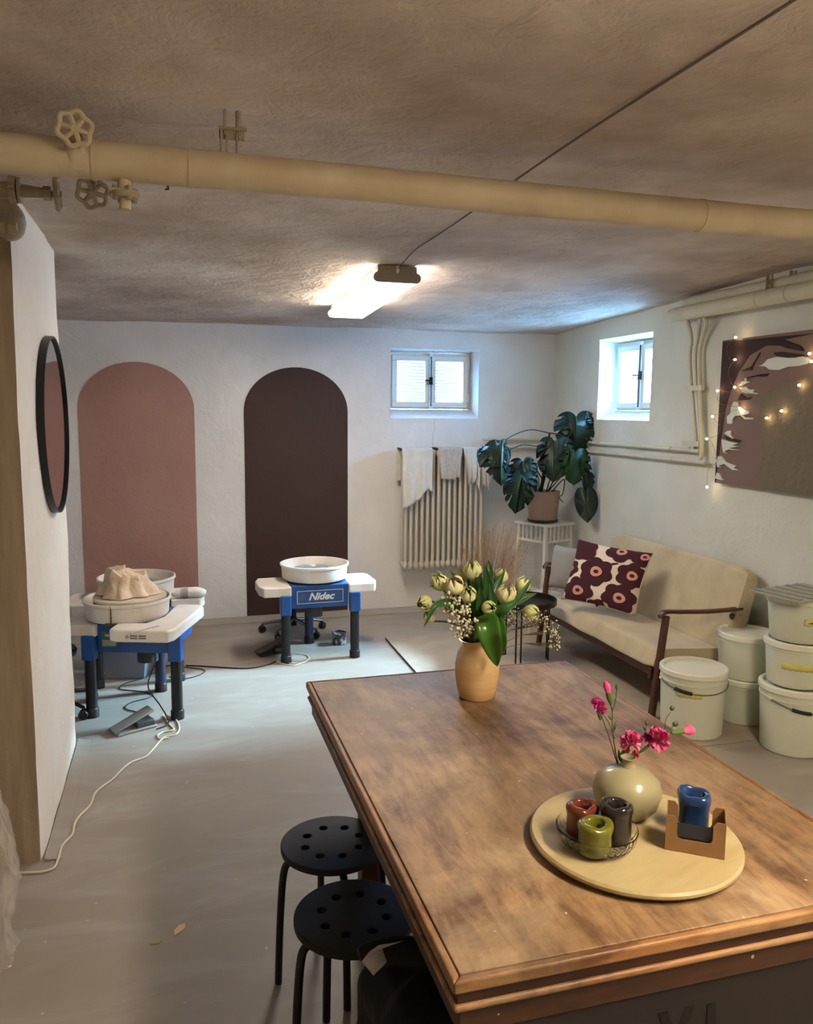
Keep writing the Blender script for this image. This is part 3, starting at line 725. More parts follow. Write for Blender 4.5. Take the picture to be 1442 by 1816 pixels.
# ------------------------------------------------------------------ sofa
VEL = mat('worn_beige_velvet', (196, 182, 150), .85, col2=(176, 160, 128), nscale=5, sheen=.35, bump=.15, bscale=30)
TEAK = mat('dark_teak', (84, 46, 28), .38, col2=(64, 34, 22), nscale=14, stretch=(1, 6, 6))
t = thing('sofa', 'low beige velvet two-seat sofa with dark teak arms against the right wall', 'sofa', (2.38, 3.50, 0))
SL = 1.46
bm = B()
def seatfn(x, y): return x
def cushion(bm, prof, y0, y1, ny=14, puff=.01):
    """closed cross-section prof [(x,z)] swept along y with softened ends"""
    rings = []; cx = sum(p[0] for p in prof)/len(prof); cz = sum(p[1] for p in prof)/len(prof)
    for j in range(ny+1):
        t_ = j/ny; y = y0+(y1-y0)*t_
        e = min(t_, 1-t_)*(y1-y0); k = 1-.0 if e > .03 else .90+.10*math.sqrt(max(0, e/.03))
        rings.append([bm.verts.new((cx+(x-cx)*k+.004*fnoise((x, y, z_), 6), y, cz+(z_-cz)*k+.005*fnoise((x, y, z_), 5, 2))) for x, z_ in prof])
    n = len(prof)
    for a, b in zip(rings, rings[1:]):
        for i in range(n): bm.faces.new((a[i], a[(i+1) % n], b[(i+1) % n], b[i]))
    bm.faces.new(rings[0][::-1]); bm.faces.new(rings[-1])
def roundrect(pts, r=.03, k=4):
    out = []; n = len(pts)
    for i in range(n):
        p = Vector(pts[i]); a = (Vector(pts[i-1])-p); b = (Vector(pts[(i+1) % n])-p)
        rr = min(r, a.length*.45, b.length*.45); a.normalize(); b.normalize()
        s, e = p+a*rr, p+b*rr
        for q in range(k+1): t_ = q/k; out.append(tuple((1-t_)**2*s+2*t_*(1-t_)*p+t_*t_*e))
    return out
cushion(bm, roundrect([(-.01, .265), (.03, .375), (.46, .345), (.46, .245)], .028), .075, SL-.07, 20)
obj('seat', bm, VEL, t, sharp=70)
bm = B(); cushion(bm, roundrect([(.40, .33), (.545, .785), (.625, .765), (.50, .30)], .035), .015, SL-.03, 22)
# tapered upper corners
for v in bm.verts:
    zz = v.co.z
    f = max(0, (zz-.60)/.19); v.co.y = (v.co.y-SL/2)*(1-.05*f*f)+SL/2
obj('backrest', bm, VEL, t, sharp=70)
bm = B(); box(bm, .01, .47, .085, .115, .20, .262); box(bm, .01, .47, SL-.115, SL-.085, .20, .262); box(bm, .03, .055, .11, SL-.11, .21, .262); box(bm, .44, .47, .11, SL-.11, .2, .26); obj('seat_rail', bm, TEAK, t, bevel=.004)
for s, y in ((0, .045), (1, SL-.045)):
    bm = B()
    beam(bm, (.06, y, .555), (-.0, y, 0.006), .030, .036, (0, 1, 0)); o = obj('front_leg', bm, TEAK, t, bevel=.006)
    bm = B(); beam(bm, (.47, y, .54), (.56, y, 0.006), .028, .034, (0, 1, 0)); obj('rear_leg', bm, TEAK, t, bevel=.006)
    bm = B()
    pts = [(.02, y, .552), (.05, y, .575), (.15, y, .570), (.30, y, .562), (.42, y, .562), (.50, y, .566), (.53, y, .57)]
    rr = smoothpts(pts, 5)
    rings = []
    for i, p in enumerate(rr):
        wv = .026 if 3 < i < len(rr)-3 else .018
        rings.append([bm.verts.new((p.x, p.y+wv*math.cos(a), p.z+.011*math.sin(a))) for a in [2*math.pi*k/10 for k in range(10)]])
    for a, b in zip(rings, rings[1:]):
        for i in range(10): bm.faces.new((a[i], a[(i+1) % 10], b[(i+1) % 10], b[i]))
    bm.faces.new(rings[0][::-1]); bm.faces.new(rings[-1]); obj('armrest', bm, TEAK, t)
bm = B(); sphere(bm, (.50, .024, .535), .006); obj('screw', bm, mat('brass_screw', (170, 150, 120), .3, 1), t)

# cushions ----------------------------------------------------------
def pillow_mesh(w_, h_, th, seed=0, n=18):
    bm = B()
    def f(side):
        def g(u, v):
            x, y = u*2-1, v*2-1
            e = max(0, (1-abs(x)**2.4)*(1-abs(y)**2.4))**.5
            px = x*w_/2*(1-.07*(1-abs(y)**2)*abs(x)**3); py = y*h_/2*(1-.07*(1-abs(x)**2)*abs(y)**3)
            return Vector((px+.004*fnoise((x, y, seed), 2), side*(th/2*e+.002)+.006*fnoise((x*1.3, y*1.3, seed+3), 1.5), py))
        return g
    sheet(bm, f(-1), n, n); sheet(bm, f(1), n, n)
    bmesh.ops.remove_doubles(bm, verts=bm.verts, dist=.0045)
    return bm
def frame_from(c, xdir, normal):
    x = Vector(xdir).normalized(); n = Vector(normal); n = (n-x*n.dot(x)).normalized(); z = x.cross(-n)   # local y = -n
    z.normalize(); Mx = Matrix.Identity(4)
    for i in range(3): Mx[i][0] = x[i]; Mx[i][1] = -n[i]; Mx[i][2] = z[i]; Mx[i][3] = c[i]
    return Mx
PC = [PY(1021, 958, 4.60), PY(1152, 982, 4.20), PY(1130, 1092, 4.10), PY(1005, 1062, 4.46)]
cc = sum(PC, Vector())/4
xd = ((PC[1]-PC[0])+(PC[2]-PC[3]))/2; zd = ((PC[0]-PC[3])+(PC[1]-PC[2]))/2
nn = zd.cross(xd)
if nn.y > 0: nn = -nn
FLW_BG = mat('cushion_cream_cotton', (222, 206, 190), .9, bump=.2, bscale=150)
MAR = mat('maroon_print', (64, 22, 34), .9, bump=.2, bscale=150); PKP = mat('pink_print', (206, 148, 132), .9)
t = thing('cushion', 'cream cushion printed with large maroon flowers on the sofa', 'cushion')
t.matrix_world = frame_from(cc, xd, nn)
wP, hP, tP = xd.length*1.04, zd.length*1.04, .12
obj('cover', pillow_mesh(wP, hP, tP, 1), FLW_BG, t, sharp=180)
def on_pillow(u, v, lift=.0012):
    e = max(0, (1-abs(u)**2.4)*(1-abs(v)**2.4))**.5
    px = u*wP/2*(1-.07*(1-abs(v)**2)*abs(u)**3); py = v*hP/2*(1-.07*(1-abs(u)**2)*abs(v)**3)
    return Vector((px, -(tP/2*e+.002)+.006*fnoise((u*1.3, v*1.3, 4), 1.5)-lift, py))
def print_blob(bm, cu, cv, fn_r, lift, nseg=40, nr=5):
    c = bm.verts.new(on_pillow(cu, cv, lift)); prev = None
    for j in range(1, nr+1):
        ring = []
        for k in range(nseg):
            a = 2*math.pi*k/nseg; r = fn_r(a)*j/nr
            u = max(-.985, min(.985, cu+r*math.cos(a))); v = max(-.985, min(.985, cv+r*math.sin(a)))
            ring.append(bm.verts.new(on_pillow(u, v, lift)))
        for k in range(nseg):
            if prev is None: bm.faces.new((c, ring[k], ring[(k+1) % nseg]))
            else: bm.faces.new((prev[k], ring[k], ring[(k+1) % nseg], prev[(k+1) % nseg]))
        prev = ring
flowers = [(-.20, .02, .46, 6, .3), (-.56, -.66, .44, 6, .1), (.54, -.62, .46, 6, .8), (.72, .12, .42, 6, .5), (.26, .84, .40, 5, .2), (.86, .80, .34, 6, .4), (-.70, .66, .40, 4, .7), (-1.0, .0, .30, 6, .2), (.0, -1.1, .3, 5, 0)]
bm = B()
for i_, (cu, cv, r, nl, ph) in enumerate(flowers):
    print_blob(bm, cu, cv, lambda a: r*(.80+.22*abs(math.cos(nl/2*(a+ph)))), .0015+.0002*i_)
    if i_ in (6, 8): continue
    bp_ = B(); print_blob(bp_, cu+.01, cv, lambda a: r*.34*(1+.05*math.cos(3*a)), .004, 20, 2); rg_ = obj('flower_ring', bp_, PKP, t, sharp=180)
    bc = B(); print_blob(bc, cu+.01, cv, lambda a: r*.14*(1+.1*math.cos(2*a)), .0052, 14, 1); obj('flower_eye', bc, MAR, rg_, sharp=180)
for (a, b_, cu, cv) in ((.13, .04, -.45, .30), (.13, .035, .20, .36), (.10, .04, .1, -.85), (.10, .035, .45, .30)):
    print_blob(bm, cu, cv, lambda t_: (a*b_)/math.sqrt((b_*math.cos(t_-.4))**2+(a*math.sin(t_-.4))**2), .0015, 20, 3)
obj('flower_print', bm, MAR, t, sharp=180)
GRY = mat('grey_linen', (150, 147, 142), .95, bump=.3, bscale=180)
GRY2 = mat('dark_grey_linen', (112, 112, 112), .95, bump=.3, bscale=180)
def simple_pillow(pxc, y, w_, h_, th, xdir, nrm, m, label, seed):
    o = obj('cushion', pillow_mesh(w_, h_, th, seed), m, sharp=180)
    o.matrix_world = frame_from(PY(*pxc, y), xdir, nrm); return tag(o, label, 'cushion')
simple_pillow((1006, 1008), 4.80, .26, .30, .11, (.45, -.89, 0), (-.85, -.45, .18), GRY, 'light grey cushion at the far arm of the sofa', 11)
simple_pillow((1075, 1012), 4.66, .34, .30, .10, (.35, -.93, 0), (-.9, -.3, .3), GRY2, 'dark grey cushion tucked behind the floral cushion', 12)

# ------------------------------------------------------------------ side table + tumbler
t = thing('side_table', 'small round dark metal tray table standing in front of the sofa', 'table', (2.13, 4.62, 0))
DKM = mat('dark_bronze_metal', (58, 50, 44), .35, .7)
ST_Z = .385; SR = .205
bm = B(); lathe(bm, [(0, ST_Z), (SR-.004, ST_Z), (SR, ST_Z+.004), (SR, ST_Z+.036), (SR-.006, ST_Z+.036), (SR-.006, ST_Z+.008), (0, ST_Z+.008)], 56); obj('tray', bm, DKM, t)
for k in range(3):
    a = R_(-5+120*k); 
    bm = B(); c, s = math.cos(a), math.sin(a)
    for e in (-.016, .016):
        tube(bm, [(c*.165-s*e, s*.165+c*e, ST_Z+.002), (c*.165-s*e, s*.165+c*e, .008)], .006, 8)
    tube(bm, [(c*.165+s*.016, s*.165-c*.016, .013), (c*.165-s*.016, s*.165+c*.016, .013)], .006, 8)
    obj('leg', bm, DKM, t)
GLS = mat('clear_glass', (255, 255, 255), .02, trans=1, ior=1.45)
# tumbler on the window-side ledge of the stand: stands on the tray behind the sofa arm
bm = B(); o_ = PY(981, 1050, 5.0); 
t2 = thing('low_stool', 'low white stool behind the sofa arm carrying a glass', 'stool', (o_.x, 5.12, 0))
bm = B(); disc(bm, .12, .30, .318, 32, bev=.004); obj('seat', bm, WP, t2)
for k in range(3):
    a = k*2.094+.4; bm = B(); tube(bm, [(.07*math.cos(a), .07*math.sin(a), .302), (.11*math.cos(a), .11*math.sin(a), .008)], .009, 8); obj('leg', bm, WP, t2)
bm = B(); lathe(bm, [(0, 0), (.022, 0), (.030, .07), (.028, .07), (.0205, .006), (0, .006)], 24); tag(obj('drinking_glass', bm, GLS, loc=(o_.x, 5.10, .3185)), 'small clear drinking glass behind the sofa arm near the grey cushion', 'glass')

# ------------------------------------------------------------------ buckets
BKM = mat('milky_white_plastic', (214, 216, 196), .42, col2=(204, 206, 186), nscale=5, sub=.15)
LIDM = mat('white_lid_plastic', (224, 224, 206), .4)
TAPE = mat('faded_yellow_tape', (206, 198, 96), .6, col2=(214, 208, 140), nscale=20)
INK = mat('black_marker', (20, 20, 20), .6)
def bucket(loc, r0, r1, h, label, group=None, rz=0, handle=None, tapes=(), lid=True, scrib=False):
    t = thing('bucket', label, 'bucket', loc, rz, group)
    rr = lambda z: r0+(r1-r0)*z/h
    bm = B(); pr = [(0, 0), (r0-.006, 0), (r0, .006), (rr(h*.80), h*.80), (rr(h*.80)+.004, h*.805), (rr(h*.83)+.004, h*.825), (rr(h*.84), h*.83), (r1, h-.014), (r1-.003, h-.014), (rr(h*.5)-.004, h*.5), (r0-.004, .01), (0, .01)]
    lathe(bm, pr, 56); obj('tub', bm, BKM, t)
    bm = B(); R1 = r1+.006
    lathe(bm, [(0, h-.012), (R1-.022, h-.012), (R1-.020, h), (R1-.006, h+.001), (R1, h-.004), (R1+.001, h-.026), (R1-.004, h-.028), (R1-.006, h-.014), (0, h-.016)], 56); obj('lid', bm, LIDM, t)
    for (a0, a1, z0, z1) in tapes:
        bm = B(); sheet(bm, lambda u, v: Vector(((rr(z0+(z1-z0)*v)+.0015)*math.cos(a0+(a1-a0)*u), (rr(z0+(z1-z0)*v)+.0015)*math.sin(a0+(a1-a0)*u), z0+(z1-z0)*v+.002*math.sin(u*40))), 24, 2)
        tp = obj('tape', bm, TAPE, t, solid=.0006)
        if scrib:
            bm = B(); pts = []
            rd = random.Random(4)
            n = 60
            for k in range(n):
                u = .12+.6*k/n; a = a0+(a1-a0)*u; zz = (z0+z1)/2+.004*math.sin(k*1.9)+.002*rd.uniform(-1, 1); q = rr(zz)+.0028
                pts.append((q*math.cos(a), q*math.sin(a), zz))
            tube(bm, pts[:26], .0011, 4); tube(bm, pts[30:], .0011, 4); obj('handwriting', bm, INK, tp)
    if handle:
        az, drop = handle; zc = h*.82; R2 = rr(zc)+.007; pts = []
        for k in range(25):
            a = math.pi*k/24; pts.append((R2*math.cos(a)*1.0, -R2*math.sin(a)*math.cos(drop)*1.03, zc-R2*math.sin(a)*math.sin(drop)*.9+.0))
        Tz = Matrix.Rotation(az, 4, 'Z'); P = [Tz @ Vector(p) for p in pts]
        for p in P:
            q = math.hypot(p.x, p.y); lim = rr(max(0, p.z))+.006
            if q < lim: p.x *= lim/q; p.y *= lim/q
        bm = B(); tube(bm, P, .0025, 6); hd = obj('handle', bm, mat('steel_wire', (120, 118, 112), .35, .9), t)
        bm = B(); tube(bm, P[15:20], .0085, 10); obj('grip', bm, mat('black_grip', (22, 22, 22), .5), hd)
        for s in (0, -1):
            bm = B(); sphere(bm, P[s], .010); obj('lug', bm, BKM, t)
    return t
bucket((2.485, 3.355, .007), .148, .160, .335, 'white lidded bucket with black-gripped wire handle beside the near sofa arm', rz=0, handle=(R_(-14), R_(14)), tapes=((R_(205), R_(250), .215, .245),))
G2 = 'pair of white buckets behind'
bucket((2.845, 3.42, .007), .120, .132, .235, 'white lidded bucket on the rug, bottom one of the stack of two')
bucket((2.845, 3.42, .007+.237), .130, .142, .235, 'white lidded bucket, upper one of the stack of two beside the sofa', tapes=((R_(285), R_(320), .08, .13),))
bucket((2.84, 3.06, .0), .142, .158, .325, 'large white bucket with wire handle, bottom of the tallest stack', rz=0, handle=(R_(8), R_(18)))
bucket((2.84, 3.06, .327), .130, .146, .215, 'white bucket in the middle of the tallest stack', tapes=((R_(200), R_(262), .09, .125),))
bucket((2.84, 3.06, .544), .128, .150, .215, 'white bucket with handwritten yellow tape on top of the tallest stack', tapes=((R_(235), R_(300), .09, .122),), scrib=True)
bm = B(); box(bm, -.20, .17, -.15, .12, 0, .010); 
for k in range(5): box(bm, -.18+.07*k, -.16+.07*k, -.14, .11, .010, .016)
tag(obj('ribbed_board', bm, mat('grey_green_board', (160, 160, 146), .6), loc=(2.83, 3.06, .762), rot=(0, 0, R_(10)), bevel=.003), 'flat greyish ribbed board lying on the tallest bucket stack', 'board')

# ------------------------------------------------------------------ canvas painting
XC = XR-.035
t = thing('canvas_painting', 'large abstract brown canvas with white splashes on the right wall', 'painting', (XC, 3.945, 1.205))
o_ = t.location
CW = 1.15
bm = B(); box(bm, 0, .033, -CW, 0, 0, .805); obj('canvas', bm, mat('mauve_brown_canvas', (122, 98, 88), .75, bump=.2, bscale=60), t)
def cpoly(name, pxs, m, lift, label=None):
    pts = [atx(px, py, XC)-o_ for px, py in pxs]
    for p in pts: p.y = max(-CW+.001, min(-.001, p.y)); p.z = max(.001, min(.804, p.z)); p.x = 0
    bm = B(); poly(bm, [p+Vector((-lift, 0, 0)) for p in pts], (lift, 0, 0)); o = obj(name, bm, m, t)
    if label: o['label'] = label
    return o
def z5(x, y): return (1180+x/4.126, 470+y/4.126)
DK = mat('dark_maroon_paint', (58, 40, 40), .9); WH = mat('white_impasto', (205, 208, 196), .5, bump=.3, bscale=80)
OLV = mat('textured_taupe_paint', (112, 100, 80), .7, bump=1.0, bscale=22, bdetail=3)
TAN = mat('tan_paint', (120, 98, 78), .7)
cpoly('dark_field', [z5(*p) for p in ((415, 562), (1081, 500), (1300, 480), (1300, 540), (1020, 625), (900, 590), (740, 590), (620, 660), (540, 780), (480, 920), (440, 1060), (420, 1200), (390, 1400), (372, 1588), (358, 1586))], DK, .002)
cpoly('tan_field', [z5(*p) for p in ((880, 545), (1081, 505), (1700, 450), (1700, 900), (1050, 650), (1000, 590))], TAN, .003)
cpoly('textured_field', [z5(*p) for p in ((700, 980), (760, 920), (900, 870), (1100, 800), (1700, 700), (1700, 1900), (1081, 1722), (700, 1650), (665, 1560), (720, 1450), (700, 1250))], OLV, .006, 'rough textured taupe patch')
for pl in (((720, 730), (760, 690), (820, 672), (900, 680), (960, 680), (1010, 668), (1060, 680), (1081, 715), (980, 740), (900, 745), (840, 768), (770, 765), (740, 742), (690, 738)),
           ((552, 880), (570, 850), (590, 850), (590, 828), (605, 830), (600, 850), (635, 858), (600, 866), (572, 882)),
           ((555, 900), (600, 892), (625, 912), (660, 912), (650, 932), (685, 938), (680, 945), (640, 940), (600, 940), (570, 925)),
           ((510, 1000), (530, 1002), (545, 1040), (590, 1060), (620, 1072), (618, 1090), (570, 1098), (590, 1115), (655, 1120), (652, 1130), (590, 1128), (560, 1100), (520, 1105), (498, 1130), (495, 1162), (462, 1160), (460, 1110), (485, 1085), (490, 1040)),
           ((465, 1212), (490, 1212), (485, 1240), (505, 1275), (440, 1232)),
           ((420, 1275), (470, 1290), (540, 1305), (500, 1320), (545, 1325), (500, 1335), (470, 1340), (565, 1360), (470, 1350), (440, 1365), (470, 1382), (432, 1370), (422, 1310)),
           ((395, 1400), (420, 1398), (450, 1440), (525, 1470), (510, 1485), (540, 1502), (500, 1500), (440, 1455), (395, 1470), (420, 1480), (390, 1478), (380, 1430)),
           ((385, 1520), (405, 1525), (420, 1560), (435, 1575), (400, 1568), (372, 1560))):
    cpoly('paint_splash', [z5(*p) for p in pl], WH, .009, 'white paint splash')
for pl in (((640, 740), (700, 640), (690, 660), (640, 745), (640, 768), (560, 775)), ((800, 640), (860, 635), (1010, 655), (1030, 665), (900, 675), (820, 665)), ((590, 830), (700, 800), (760, 795), (740, 815), (640, 815)),
           ((560, 940), (600, 975), (640, 965), (620, 985), (540, 990)), ((430, 1250), (560, 1285), (540, 1295), (460, 1280)), ((1000, 600), (900, 568), (790, 545), (760, 555), (900, 610), (1015, 632))):
    cpoly('dark_streak', [z5(*p) for p in pl], DK, .008)

# fairy lights
t = thing('fairy_lights', 'string of tiny warm lights trailing over the brown canvas', 'string lights', (XC-.02, 3.98, 1.9))
o_ = t.location
WIRE = mat('thin_copper_wire', (128, 108, 84), .5, .3)
BULB = mat('warm_bulb', (255, 240, 210), .4, emis=(1.0, .72, .38), estr=40)
XL = XC-.022
chain = [(510, 535), (450, 600), (470, 690), (510, 692), (465, 760), (480, 860), (508, 893), (470, 930), (380, 920), (400, 1010), (545, 1045), (440, 1080), (345, 1108), (400, 1180), (375, 1250), (303, 1272), (340, 1300), (365, 1370), (380, 1440), (320, 1480), (308, 1560), (306, 1625)]
chain2 = [(508, 893), (640, 960), (742, 1120), (800, 1100), (850, 1068), (900, 980), (980, 880), (1040, 760), (1055, 648), (1070, 705), (1150, 690), (1250, 760)]
def P5(p, x=XL): return atx(*z5(*p), x)-o_
bm = B(); tube(bm, [P5(p) for p in chain], .0011, 5, smooth=4); obj('wire', bm, WIRE, t)
bm = B(); tube(bm, [P5(p) for p in chain2], .0009, 5, smooth=4); obj('wire', bm, WIRE, t)
for p in ((515, 530), (510, 692), (508, 893), (383, 920), (345, 1108), (545, 1047), (303, 1272), (306, 1625), (1055, 648), (1070, 705), (980, 880), (742, 1120), (850, 1068), (1250, 760)):
    bm = B(); c = P5(p, XL-.004); sphere(bm, c, .0055, 10, 8, (1, 1.5, 1)); obj('bulb', bm, BULB, t)

# ------------------------------------------------------------------ pottery wheels
BLU = mat('blue_enamel', (34, 84, 150), .38, col2=(28, 72, 134), nscale=5)
BLUD = mat('scuffed_blue_panel', (44, 78, 128), .5, col2=(70, 96, 136), nscale=9, lo=.5, hi=.8)
BLK = mat('black_leg', (20, 20, 22), .45, col2=(48, 46, 44), nscale=16, lo=.55, hi=.9)
WPL = mat('clay_stained_white_plastic', (228, 222, 212), .38, col2=(212, 200, 182), nscale=6, lo=.45, hi=.8)
HEAD = mat('aluminium_wheel_head', (170, 170, 172), .35, .6)
PRT = mat('silver_print', (205, 208, 212), .5)
def text_obj(s, size, m, parent, T, shear=0.0, off=0.0, ext=.0008, name='lettering', sx=1.0):
    c = bpy.data.curves.new('t', 'FONT'); c.body = s; c.size = size; c.shear = shear; c.offset = off; c.extrude = ext; c.align_x = 'CENTER'; c.align_y = 'CENTER'
    tmp = bpy.data.objects.new('t', c); COL.objects.link(tmp)
    me = bpy.data.meshes.new_from_object(tmp.evaluated_get(bpy.context.evaluated_depsgraph_get())); bpy.data.objects.remove(tmp)
    bm = bmesh.new(); bm.from_mesh(me); 
    for v in bm.verts: v.co = T @ Vector((v.co.x*sx, v.co.y, v.co.z))
    return obj(name, bm, m, parent, smooth=False)
def wheel(loc, rz, label, variant='plain', po=(0, -.02)):
    """local frame: operator side towards -y, origin on the floor under the body centre"""
    t = thing('pottery_wheel', label, 'pottery wheel', loc, rz)
    hw = .225
    bm = B(); box(bm, -.185, .185, -.20, .20, .475, .492); obj('deck', bm, BLU, t, bevel=.004)
    bm = B(); box(bm, -.185, .185, -.205, -.195, .345, .49); box(bm, -.185, -.177, -.196, .2, .345, .476); box(bm, .177, .185, -.196, .2, .345, .476); box(bm, -.176, .176, .19, .2, .345, .476); obj('body', bm, BLU, t, bevel=.003)
    bm = B(); disc(bm, .055, .24, .40, 24); box(bm, -.13, .06, -.05, .12, .36, .46); obj('motor', bm, mat('motor_grey', (60, 62, 66), .5), t)
    for s in (-1, 1):
        bm = B(); box(bm, s*hw-.034, s*hw+.034, -.245, -.185, .31, .44); lg = obj('leg_bracket', bm, BLU, t, bevel=.006)
        bm = B(); tube(bm, [(s*hw, -.215, .33), (s*hw, -.215, .03)], .029, 20); l = obj('leg', bm, BLK, t)
        bm = B(); lathe(bm, [(0, 0), (.034, 0), (.034, .045), (.030, .05), (0, .05)], 20, (s*hw, -.215, 0)); obj('rubber_foot', bm, BLK, l)
    bm = B(); tube(bm, [(0, .19, .36), (0, .19, .03)], .03, 20); l = obj('leg', bm, mat('dark_blue_leg', (30, 38, 66), .45), t)
    bm = B(); lathe(bm, [(0, 0), (.034, 0), (.034, .045), (.030, .05), (0, .05)], 20, (0, .19, 0)); obj('rubber_foot', bm, BLK, l)
    def wing(pts, z0=.430, z1=.494):
        bm = B(); poly(bm, [(x, y, z0) for x, y in pts], (0, 0, z1-z0)); return obj('side_table', bm, WPL, t, bevel=.010, seg=3)
    wing([(-.385, -.15), (-.36, -.225), (-.187, -.235), (-.187, .10), (-.36, .10), (-.385, .02)])
    if variant == 'front':
        w2 = wing([(.11, .17), (.13, -.10), (.08, -.235), (-.04, -.235), (-.06, -.225), (-.06, -.36), (-.02, -.385), (.24, -.385), (.265, -.34), (.275, .13), (.25, .17)], .452, .514)
    else:
        w2 = wing([(.187, .10), (.187, -.235), (.36, -.225), (.385, -.15), (.385, .06), (.36, .10)])
    # splash pan
    c = (0, -.0, 0)
    bm = B(); lathe(bm, [(0, .497), (.155, .497), (.205, .505), (.213, .520), (.218, .585), (.226, .592), (.226, .604), (.218, .606), (.212, .598), (.206, .522), (.198, .512), (0, .508)], 64, (po[0], po[1], 0))
    pan = obj('splash_pan', bm, WPL, t)
    if variant == 'front':
        bm = B(); box(bm, po[0]-.001, po[0]+.001, po[1]-.229, po[1]-.218, .50, .604); box(bm, po[0]-.035, po[0]+.03, po[1]-.215, po[1]-.19, .4955, .512); obj('pan_joint', bm, mat('pan_seam', (90, 78, 66), .7), pan)
    bm = B(); lathe(bm, [(0, .51), (.03, .51), (.03, .56), (.135, .56), (.138, .563), (.138, .568), (.05, .570), (0, .570)], 48, (po[0], po[1], 0))
    for rr in (.05, .09): lathe(bm, [(rr, .5695), (rr+.002, .572), (rr+.004, .5695)], 48, (po[0], po[1], 0))
    obj('wheel_head', bm, HEAD, t)
    return t
wb = wheel((.873, 5.205, 0), R_(1.5), 'blue pottery wheel with white splash pan before the dark brown arch')
# name plate with lettering
def plate(t, x0=-.150, x1=.150, z0=.375, z1=.458):
    bm = B(); box(bm, x0, x1, -.2075, -.2045, z0, z1); p = obj('name_plate', bm, BLUD, t)
    bm = B(); e = .003
    for a in ((x0, x1, z0, z0+e), (x0, x1, z1-e, z1), (x0, x0+e, z0, z1), (x1-e, x1, z0, z1)): box(bm, a[0], a[1], -.2085, -.207, a[2], a[3])
    obj('plate_border', bm, PRT, p)
    return p
p = plate(wb)
Tt = Matrix.Translation((0.005, -.2085, .4165)) @ Matrix.Rotation(R_(90), 4, 'X')
text_obj('Nidec', .064, PRT, p, Tt, .35, .0020, name='lettering', sx=1.05)
w2 = wheel((-.235, 5.02, 0), R_(2), 'pottery wheel with grey splash pan standing behind the nearest wheel')
p = plate(w2); text_obj('Nidec', .064, PRT, p, Tt, .35, .0020, sx=1.05)
wa = wheel((-.165, 4.47, 0), R_(-18), 'nearest pottery wheel beside the white pier, with cloth heap on its pan', 'front', (-.085, -.045))
for o in kids(wa):
    pass
# labels on the near wheel
bm = B(); box(bm, -.165, -.085, -.2075, -.2045, .372, .455); p = obj('sticker', bm, mat('green_label', (62, 112, 92), .5), wa)
bm = B(); box(bm, -.160, -.090, -.2085, -.2065, .380, .412); obj('sticker_field', bm, mat('pale_label', (160, 165, 156), .5), p)
text_obj('Nidec', .018, PRT, p, Matrix.Translation((-.125, -.2085, .436)) @ Matrix.Rotation(R_(90), 4, 'X'), .2, .0005)
bm = B(); box(bm, -.05, -.03, -.2125, -.204, .405, .42); obj('red_switch', bm, mat('red_lamp', (200, 20, 20), .4, emis=(1, .05, .03), estr=2.5), wa)
wg = [o for o in kids(wa) if o.name.startswith('side_table')][1]
bm = B()
for i, z in enumerate((.487, .475)):
    x = .055; rd = random.Random(i)
    for k in range(13):
        l = .0045 if k != 6 else 0
        if l: box(bm, x, x+l, -.3862, -.3845, z-.0035, z+.0035)
        x += .0062
lathe(bm, [(.0065, -.0008), (.0085, -.0008), (.0085, .0008), (.0065, .0008), (.0065, -.0008)], 20, T=Matrix.Translation((.040, -.3855, .481)) @ Matrix.Rotation(R_(90), 4, 'X')); beam(bm, (.035, -.3855, .476), (.045, -.3855, .486), .0012, .0015)
obj('warning_print', bm, mat('dark_print', (70, 66, 66), .6), wg)
bm = B(); box(bm, .15, .2, -.30, -.29, .5095, .5115); obj('slot', bm, mat('slot_shadow', (120, 116, 120), .6), wg)
# brush and splash on the wing
bm = B(); tube(bm, [(0, 0, 0), (.05, .045, .001), (.12, .10, .001)], [.003, .002, .003], 6); sphere(bm, (-.006, -.006, 0), .006, sc=(1.6, 1.2, .7))
tag(obj('clay_tool', bm, mat('pale_clay_tool', (190, 176, 164), .6), loc=(-.215, 4.035, .516)), 'thin clay-smeared tool lying on the white table of the near wheel', 'tool')

# bat, cloth heap on the near wheel
A0 = Vector((-.165, 4.47, 0)); Ra = Matrix.Rotation(R_(-18), 3, 'Z')
pc = A0+Ra @ Vector((-.085, -.045, 0))
bm = B(); lathe(bm, [(0, .572), (.165, .572), (.170, .577), (.170, .590), (.165, .594), (0, .594)], 48, (pc.x, pc.y, 0))
tag(obj('throwing_bat', bm, mat('clay_dusted_bat', (206, 190, 162), .7, col2=(180, 156, 122), nscale=9)), 'round clay-stained bat lying in the near wheel pan', 'board')
bm = B(); lathe(bm, [(0, .5955), (.185, .598), (.188, .607), (.186, .614), (0, .614)], 48, (pc.x+.015, pc.y-.01, 0))
tag(obj('throwing_bat', bm, mat('pale_bat', (220, 210, 192), .6, col2=(200, 186, 160), nscale=7)), 'round pale bat under the cloth heap on the near wheel', 'board')
CLO = mat('clay_stained_cloth', (214, 186, 156), .95, col2=(226, 208, 188), nscale=7, bump=.4, bscale=70)
bm = B()
